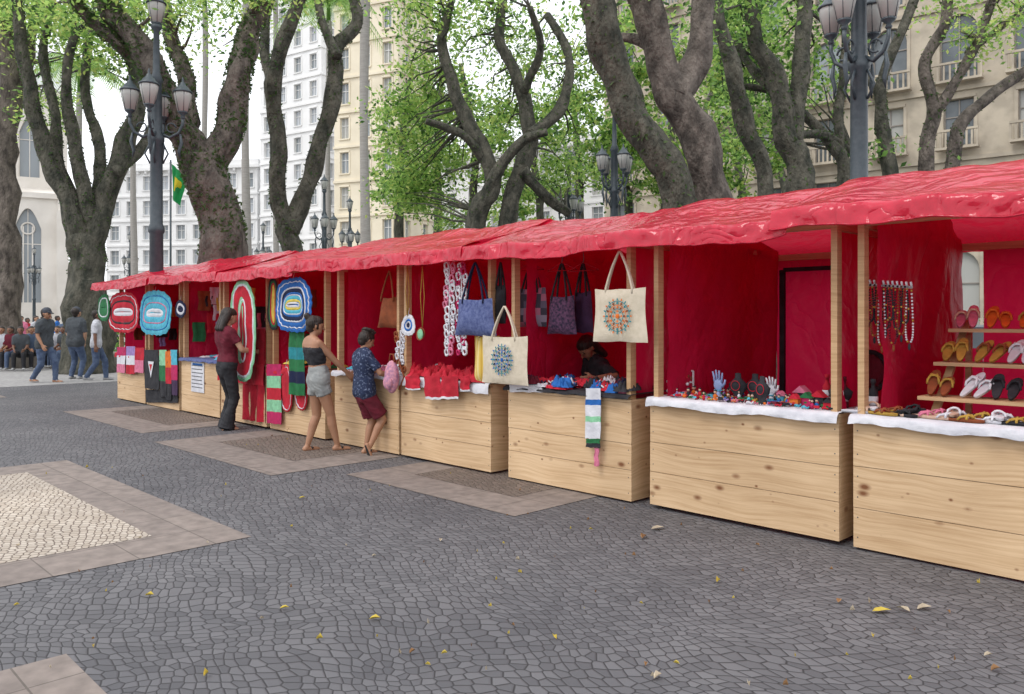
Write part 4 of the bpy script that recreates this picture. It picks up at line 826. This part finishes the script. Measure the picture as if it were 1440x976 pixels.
# ---------------------------------------------------------------- street lamps
def lamp(x,d,ang=.4,zarm=5.75,ztop=7.45,ar=.42):
    mb=MB(); c=S(x,449,d); c.z=0; X,Y=c.x,c.y
    mb.lathe((X,Y,0),[(.32,0),(.32,.12),(.24,.2),(.22,.7),(.26,.76),(.18,.86),(.14,1.1),(.125,3.3),(.155,3.34),(.155,3.42),(.12,3.5),(.115,5.1),(.15,5.15),(.15,5.22),(.11,5.3),(.10,6.3),(.13,6.34),(.07,6.5),(.055,ztop-.12),(.1,ztop-.06),(.11,ztop)],iron,16)
    def lantern(p):
        mb.lathe(p,[(.02,-.16),(.05,-.12),(.03,-.08),(.09,-.03),(.10,.0)],iron,12)
        mb.lathe(p,[(.10,.003),(.165,.30),(.17,.36),(.15,.40)],glassw,14)
        mb.lathe(p,[(.19,.375),(.19,.40),(.15,.43),(.10,.50),(.06,.53),(.05,.57),(.02,.60),(.025,.64),(.004,.70)],iron,14)
        for k in range(6):
            t=k*1.047; mb.tube([p+Vector((.103*math.cos(t),.103*math.sin(t),0)),p+Vector((.172*math.cos(t),.172*math.sin(t),.38))],.006,iron,4)
    lantern(Vector((X,Y,ztop+.05)))
    for k in range(4):
        t=ang+k*math.pi/2; dr=Vector((math.cos(t),math.sin(t),0)); o=Vector((X,Y,0)); q=ar/.5
        mb.tube([o+dr*.08+Vector((0,0,5.3)),o+dr*.25*q+Vector((0,0,5.22)),o+dr*.42*q+Vector((0,0,5.32)),o+dr*ar+Vector((0,0,5.5)),o+dr*ar+Vector((0,0,5.62))],[.035,.035,.03,.03,.03],iron,8)
        mb.tube([o+dr*(.28*q+.09*math.cos(a))+Vector((0,0,5.42+.09*math.sin(a))) for a in np.linspace(0,5.2,12)],.016,iron,6)
        mb.tube([o+dr*ar*.9+Vector((0,0,5.3)),o+dr*ar*.95+Vector((0,0,5.12)),o+dr*ar*.85+Vector((0,0,4.95)),o+dr*ar*.9+Vector((0,0,4.8))],[.02,.035,.03,.008],iron,7)
        mb.tube([o+dr*.1+Vector((0,0,5.15)),o+dr*.22+Vector((0,0,4.9)),o+dr*.12+Vector((0,0,4.7))],.018,iron,6)
        lantern(o+dr*ar+Vector((0,0,zarm)))
    mb.obj('street_lamp')
lamp(220,16,.15,ar=.5); lamp(1208,11.4,.7); lamp(864,22.5,.5); lamp(801,30.8,.3); lamp(456,36.5,.3); lamp(492,43,.4); lamp(370,54,.2); lamp(183,60,.2); lamp(48,72,.2)
mb=MB(); b=S(240,449,40); zt=S(240,225,40).z
mb.tube([(b.x,b.y,0),(b.x,b.y,zt)],.05,iron,8); fg=MAT('flag_green',(.02,.28,.08),None,tr=.4); fy=MAT('flag_yellow',(.7,.55,.03),None,tr=.3)
mb.grid(lambda u,v:(b.x+.05+.6*u+.1*math.sin(v*5)*u,b.y+.15*math.sin(u*9+v*2),zt-.2-1.7*v-.5*u),10,12,fg)
mb.grid(lambda u,v:(b.x+.2+.25*u+.1*math.sin(v*5)*u,b.y-.02+.15*math.sin((.25+.4*u)*9+(.3+.4*v)*2),zt-.8-.7*v-.2*u),6,6,fy)
mb.obj('flagpole')
# ---------------------------------------------------------------- buildings
def bmat(n,c,c2,sc_=.35): return MAT(n,c,c2,sc_,.85,.25,3,bd=.05,lo=.4,hi=.6)
cream1=bmat('cream_render',(.80,.72,.56),(.72,.64,.49)); wht=bmat('hazed_pale_render',(.82,.82,.81),(.76,.76,.75)); beige=bmat('beige_stone',(.52,.45,.35),(.40,.345,.27),.9); chs=bmat('church_stone',(.78,.74,.68),(.68,.64,.58)); gw=bmat('grey_render',(.6,.61,.62),(.52,.53,.54))  # distance haze painted into cream, pale and church colours by lightening them
gl1=MAT('window_glass',(.08,.095,.105),(.15,.17,.18),.8,.15,spec=.6); gl2=MAT('window_blind',(.42,.42,.39),None,rough=.6); gl3=MAT('window_glass_pale',(.26,.29,.31),None,rough=.2,spec=.6); gl4=MAT('window_glass_hazed',(.42,.45,.48),None,rough=.3,spec=.6); frm=MAT('window_frame',(.30,.27,.24),None); frw=MAT('window_frame_white',(.7,.7,.68),None)  # last pale glass has distance haze painted into its colour
def facade(mb,T,width,z0,z1,cols,rows,ow,oh,sill,kind,wm,glm,fm,dep=.3,trim=True,balc=0):
    cw=width/cols; ch=(z1-z0)/rows
    def A(vs,fs,m): mb.add([T@Vector(v) for v in vs],fs,m)
    for r in range(rows):
        zb=z0+r*ch
        if trim:
            mb.box((0,-.16,zb-.14),(width,-.002,zb+.10),wm,T)
        for c in range(cols):
            x0=c*cw; xc=x0+cw/2; l=xc-ow/2; rr=xc+ow/2; b=zb+sill; tp=b+oh
            if kind=='flat': prof=[(l,tp),(rr,tp)]
            elif kind=='arch': prof=[(xc-ow/2*math.cos(math.pi*k/8),tp-ow/2+ow/2*math.sin(math.pi*k/8)) for k in range(9)]
            else:
                prof=[(l+ow/2*(k/5),tp-ow*.9+ow*.9*math.sin(math.pi/2*k/5)) for k in range(6)]; prof+=[(2*xc-x_,z_) for x_,z_ in prof[-2::-1]]
            A([(x0,0,zb),(l,0,zb),(l,0,zb+ch),(x0,0,zb+ch)],[(0,1,2,3)],wm); A([(rr,0,zb),(x0+cw,0,zb),(x0+cw,0,zb+ch),(rr,0,zb+ch)],[(0,1,2,3)],wm)
            A([(l,0,zb),(rr,0,zb),(rr,0,b),(l,0,b)],[(0,1,2,3)],wm)
            for k in range(len(prof)-1): (xa,za),(xb,zb2)=prof[k],prof[k+1]; A([(xa,0,za),(xb,0,zb2),(xb,0,zb+ch),(xa,0,zb+ch)],[(0,1,2,3)],wm)
            ol=[(l,b)]+prof+[(rr,b)]; m=len(ol)
            for k in range(m): (xa,za),(xb,zb2)=ol[k],ol[(k+1)%m]; A([(xa,0,za),(xb,0,zb2),(xb,dep,zb2),(xa,dep,za)],[(0,1,2,3)],wm)
            A([(x_,dep,z_) for x_,z_ in ol],[tuple(range(m))],random.choice(glm))
            mb.box((xc-.035,dep-.07,b),(xc+.035,dep-.003,tp-.02),fm,T); mb.box((l,dep-.072,b+oh*.62),(rr,dep-.004,b+oh*.62+.07),fm,T)
            mb.box((l,dep-.074,b),(l+.06,dep-.005,tp-ow*.3*(kind!='flat')),fm,T); mb.box((rr-.06,dep-.074,b),(rr,dep-.005,tp-ow*.3*(kind!='flat')),fm,T)
            if trim:
                mb.box((l-.15,-.12,b-.12),(rr+.15,-.003,b),wm,T)
                if kind=='flat': mb.box((l-.12,-.09,tp+.02),(rr+.12,-.004,tp+.2),wm,T)
                mb.box((l-.2,-.06,b+.002),(l-.02,-.003,tp),wm,T); mb.box((rr+.02,-.06,b+.002),(rr+.2,-.003,tp),wm,T)
            if balc and r in balc:
                mb.box((l-.35,-.8,b-.3),(rr+.35,-.17,b-.16),wm,T)
                for q in np.linspace(l-.3,rr+.3,9): mb.box((q-.05,-.78,b-.16),(q+.05,-.70,b+.75),wm,T)
                mb.box((l-.35,-.82,b+.751),(rr+.35,-.66,b+.88),wm,T)
def building(name,pA,pB,depth,bands,wm,glm,fm,side_cols=4,corn=True,h_top=None):
    A=Vector((pA[0],pA[1],0)); B=Vector((pB[0],pB[1],0)); W=(B-A).length; dx=(B-A).normalized(); dy=Vector((-dx.y,dx.x,0))
    M=Matrix(((dx.x,dy.x,0,A.x),(dx.y,dy.y,0,A.y),(0,0,1,0),(0,0,0,1))); mb=MB()
    I=Matrix.Identity(4); TL=Matrix.Translation((0,depth,0))@Matrix.Rotation(-math.pi/2,4,'Z'); TR=Matrix.Translation((W,0,0))@Matrix.Rotation(math.pi/2,4,'Z')
    top=0
    for (z0,z1,cols,rows,ow,oh,sill,kind,balc) in bands:
        facade(mb,I,W,z0,z1,cols,rows,ow,oh,sill,kind,wm,glm,fm,balc=balc)
        for T in (TL,TR): facade(mb,T,depth,z0,z1,side_cols,rows,ow,oh,sill,kind,wm,glm,fm)
        top=z1
    mb.box((0.01,depth-.3,0),(W-.01,depth-.02,top),wm); mb.box((.01,.35,top-.3),(W-.01,depth-.31,top-.05),wm)
    if corn:
        mb.box((-.5,-.6,top),(W+.5,depth+.5,top+.4),wm); mb.box((-.3,-.35,top+.401),(W+.3,depth+.3,top+1.1),wm)
        n=int(W/1.2)
        for k in range(n): mb.box((k*1.2+.1,-.45,top-.35),(k*1.2+.4,-.163,top-.002),wm)
    return mb.obj(name,M)
def XY(x,d): return ((x-720)/FP*d,d)
building('stone_office_building',XY(850,64),XY(1640,42),16,[(0,7,9,1,2.2,5.2,.5,'arch',0),(7,15.4,9,2,1.6,2.8,.8,'flat',(1,)),(15.4,20.4,9,1,2.0,3.9,.6,'arch',(0,)),(20.4,36,9,4,1.5,2.5,.8,'flat',(1,3))],beige,[gl1,gl1,gl3,gl2],frm)
building('cream_tower_building',XY(470,81),XY(560,78),7,[(0,5,3,1,1.3,3.2,.4,'flat',0),(5,57,3,15,1.0,2.1,.8,'flat',0)],cream1,[gl3,gl3,gl2],frw,2)
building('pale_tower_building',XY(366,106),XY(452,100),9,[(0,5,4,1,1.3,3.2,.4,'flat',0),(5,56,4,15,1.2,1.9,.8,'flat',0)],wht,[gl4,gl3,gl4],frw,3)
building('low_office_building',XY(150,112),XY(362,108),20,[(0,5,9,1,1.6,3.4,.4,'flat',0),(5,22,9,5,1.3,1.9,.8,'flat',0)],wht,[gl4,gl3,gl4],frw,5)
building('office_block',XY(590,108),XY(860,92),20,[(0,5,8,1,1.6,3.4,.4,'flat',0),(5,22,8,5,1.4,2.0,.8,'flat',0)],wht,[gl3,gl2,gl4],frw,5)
mb=MB(); Av=Vector((-74.4,61.2,0)); Bv=Vector((-43.6,78,0)); W=(Bv-Av).length; dx=(Bv-Av).normalized(); dy=Vector((-dx.y,dx.x,0))
MC=Matrix(((dx.x,dy.x,0,Av.x),(dx.y,dy.y,0,Av.y),(0,0,1,0),(0,0,0,1)))
facade(mb,Matrix.Identity(4),W,0,13.5,6,1,2.3,9.0,3.2,'gothic',chs,[gl3,gl3],chs,.5,False)
facade(mb,Matrix.Translation((0,3.5,0)),W,13.5,24,6,1,1.8,6.0,2.2,'gothic',chs,[gl3],chs,.5,False)
mb.add([(0,0,13.5),(W,0,13.5),(W,3.5,14.6),(0,3.5,14.6)],[(0,1,2,3)],chs)
for k in range(7):
    x=k*W/6; mb.box((x-.5,-1.3,0),(x+.5,-.004,12),chs); mb.box((x-.4,-.8,12.002),(x+.4,-.005,15),chs); mb.lathe((x,-.4,15),[(.5,0),(.4,.3),(.32,.4),(.02,3)],chs,4)
    mb.box((x-.35,2.4,14.6),(x+.35,3.49,24),chs); mb.lathe((x,3,24),[(.5,0),(.4,.3),(.3,.4),(.02,2.6)],chs,4)
for k in range(6):
    xc=(k+.5)*W/6
    for q in (-.38,.38): mb.box((xc+q-.06,.36,3.2),(xc+q+.06,.42,10.5),chs)
    mb.tube([(xc+.55*math.cos(t),.4,10.3+.55*math.sin(t)) for t in np.linspace(0,6.29,16)],.09,chs,5,False)
mb.box((-.1,-.3,13.2),(W+.1,-.003,13.7),chs); mb.box((-.1,3.2,23.8),(W+.1,3.49,24.4),chs)
mb.box((W-.01,0.01,0),(W+.3,14,13.5),chs); mb.box((W-.01,3.5,13.5),(W+.3,14,24),chs); mb.add([(0,3.5,24),(W,3.5,24),(W,9,30),(0,9,30)],[(0,1,2,3)],gw)
mb.add([(W,3.5,24),(W,14.5,24),(W,9,30)],[(0,1,2)],chs)
mb.obj('church',MC)
mb=MB(); cc=[]
for k in range(9000):
    x=U(-16,30); cc.append((x,U(31,33)+.1*x,abs(np.random.normal())*.45+U(0,.9)))
leaves_into(mb,cc,.22,[L2,L3,L1]); mb.obj('hedge')
mb=MB(); carp=MAT('car_paint',(.3,.32,.34),None,rough=.25,spec=.6); 
def body(y0,y1,prof,m):
    n=len(prof); vs=[(x,y0,z) for x,z in prof]+[(x,y1,z) for x,z in prof]
    mb.add(vs,[tuple(range(n)),tuple(range(2*n-1,n-1,-1))]+[(k,n+k,n+(k+1)%n,(k+1)%n) for k in range(n)],m)
body(-.85,.85,[(-2.1,.3),(2.1,.3),(2.15,.6),(2.0,.82),(1.1,.92),(-1.9,.95),(-2.15,.75)],carp); body(-.72,.72,[(-1.7,.952),(1.0,.93),(.35,1.42),(-1.1,1.45)],gl1); body(-.66,.66,[(.33,1.425),(-1.1,1.455),(-1.0,1.49),(.25,1.47)],carp)
for x in (-1.3,1.35):
    for y in (-.86,.86): mb.lathe((x,y,.32),[(.01,-.1),(.31,-.1),(.32,-.06),(.32,.06),(.31,.1),(.01,.1)],sole,20,Matrix.Rotation(math.pi/2,4,'X')); mb.lathe((x,y,.32),[(.01,-.105),(.18,-.105),(.18,.105),(.01,.105)],carp,12,Matrix.Rotation(math.pi/2,4,'X'))
c=S(1375,449,18); mb.obj('parked_car',Matrix.Translation((c.x,c.y,0))@Matrix.Rotation(2.5,4,'Z'))
print('verts',sum(len(o.data.vertices) for o in bpy.data.objects if o.type=='MESH'))
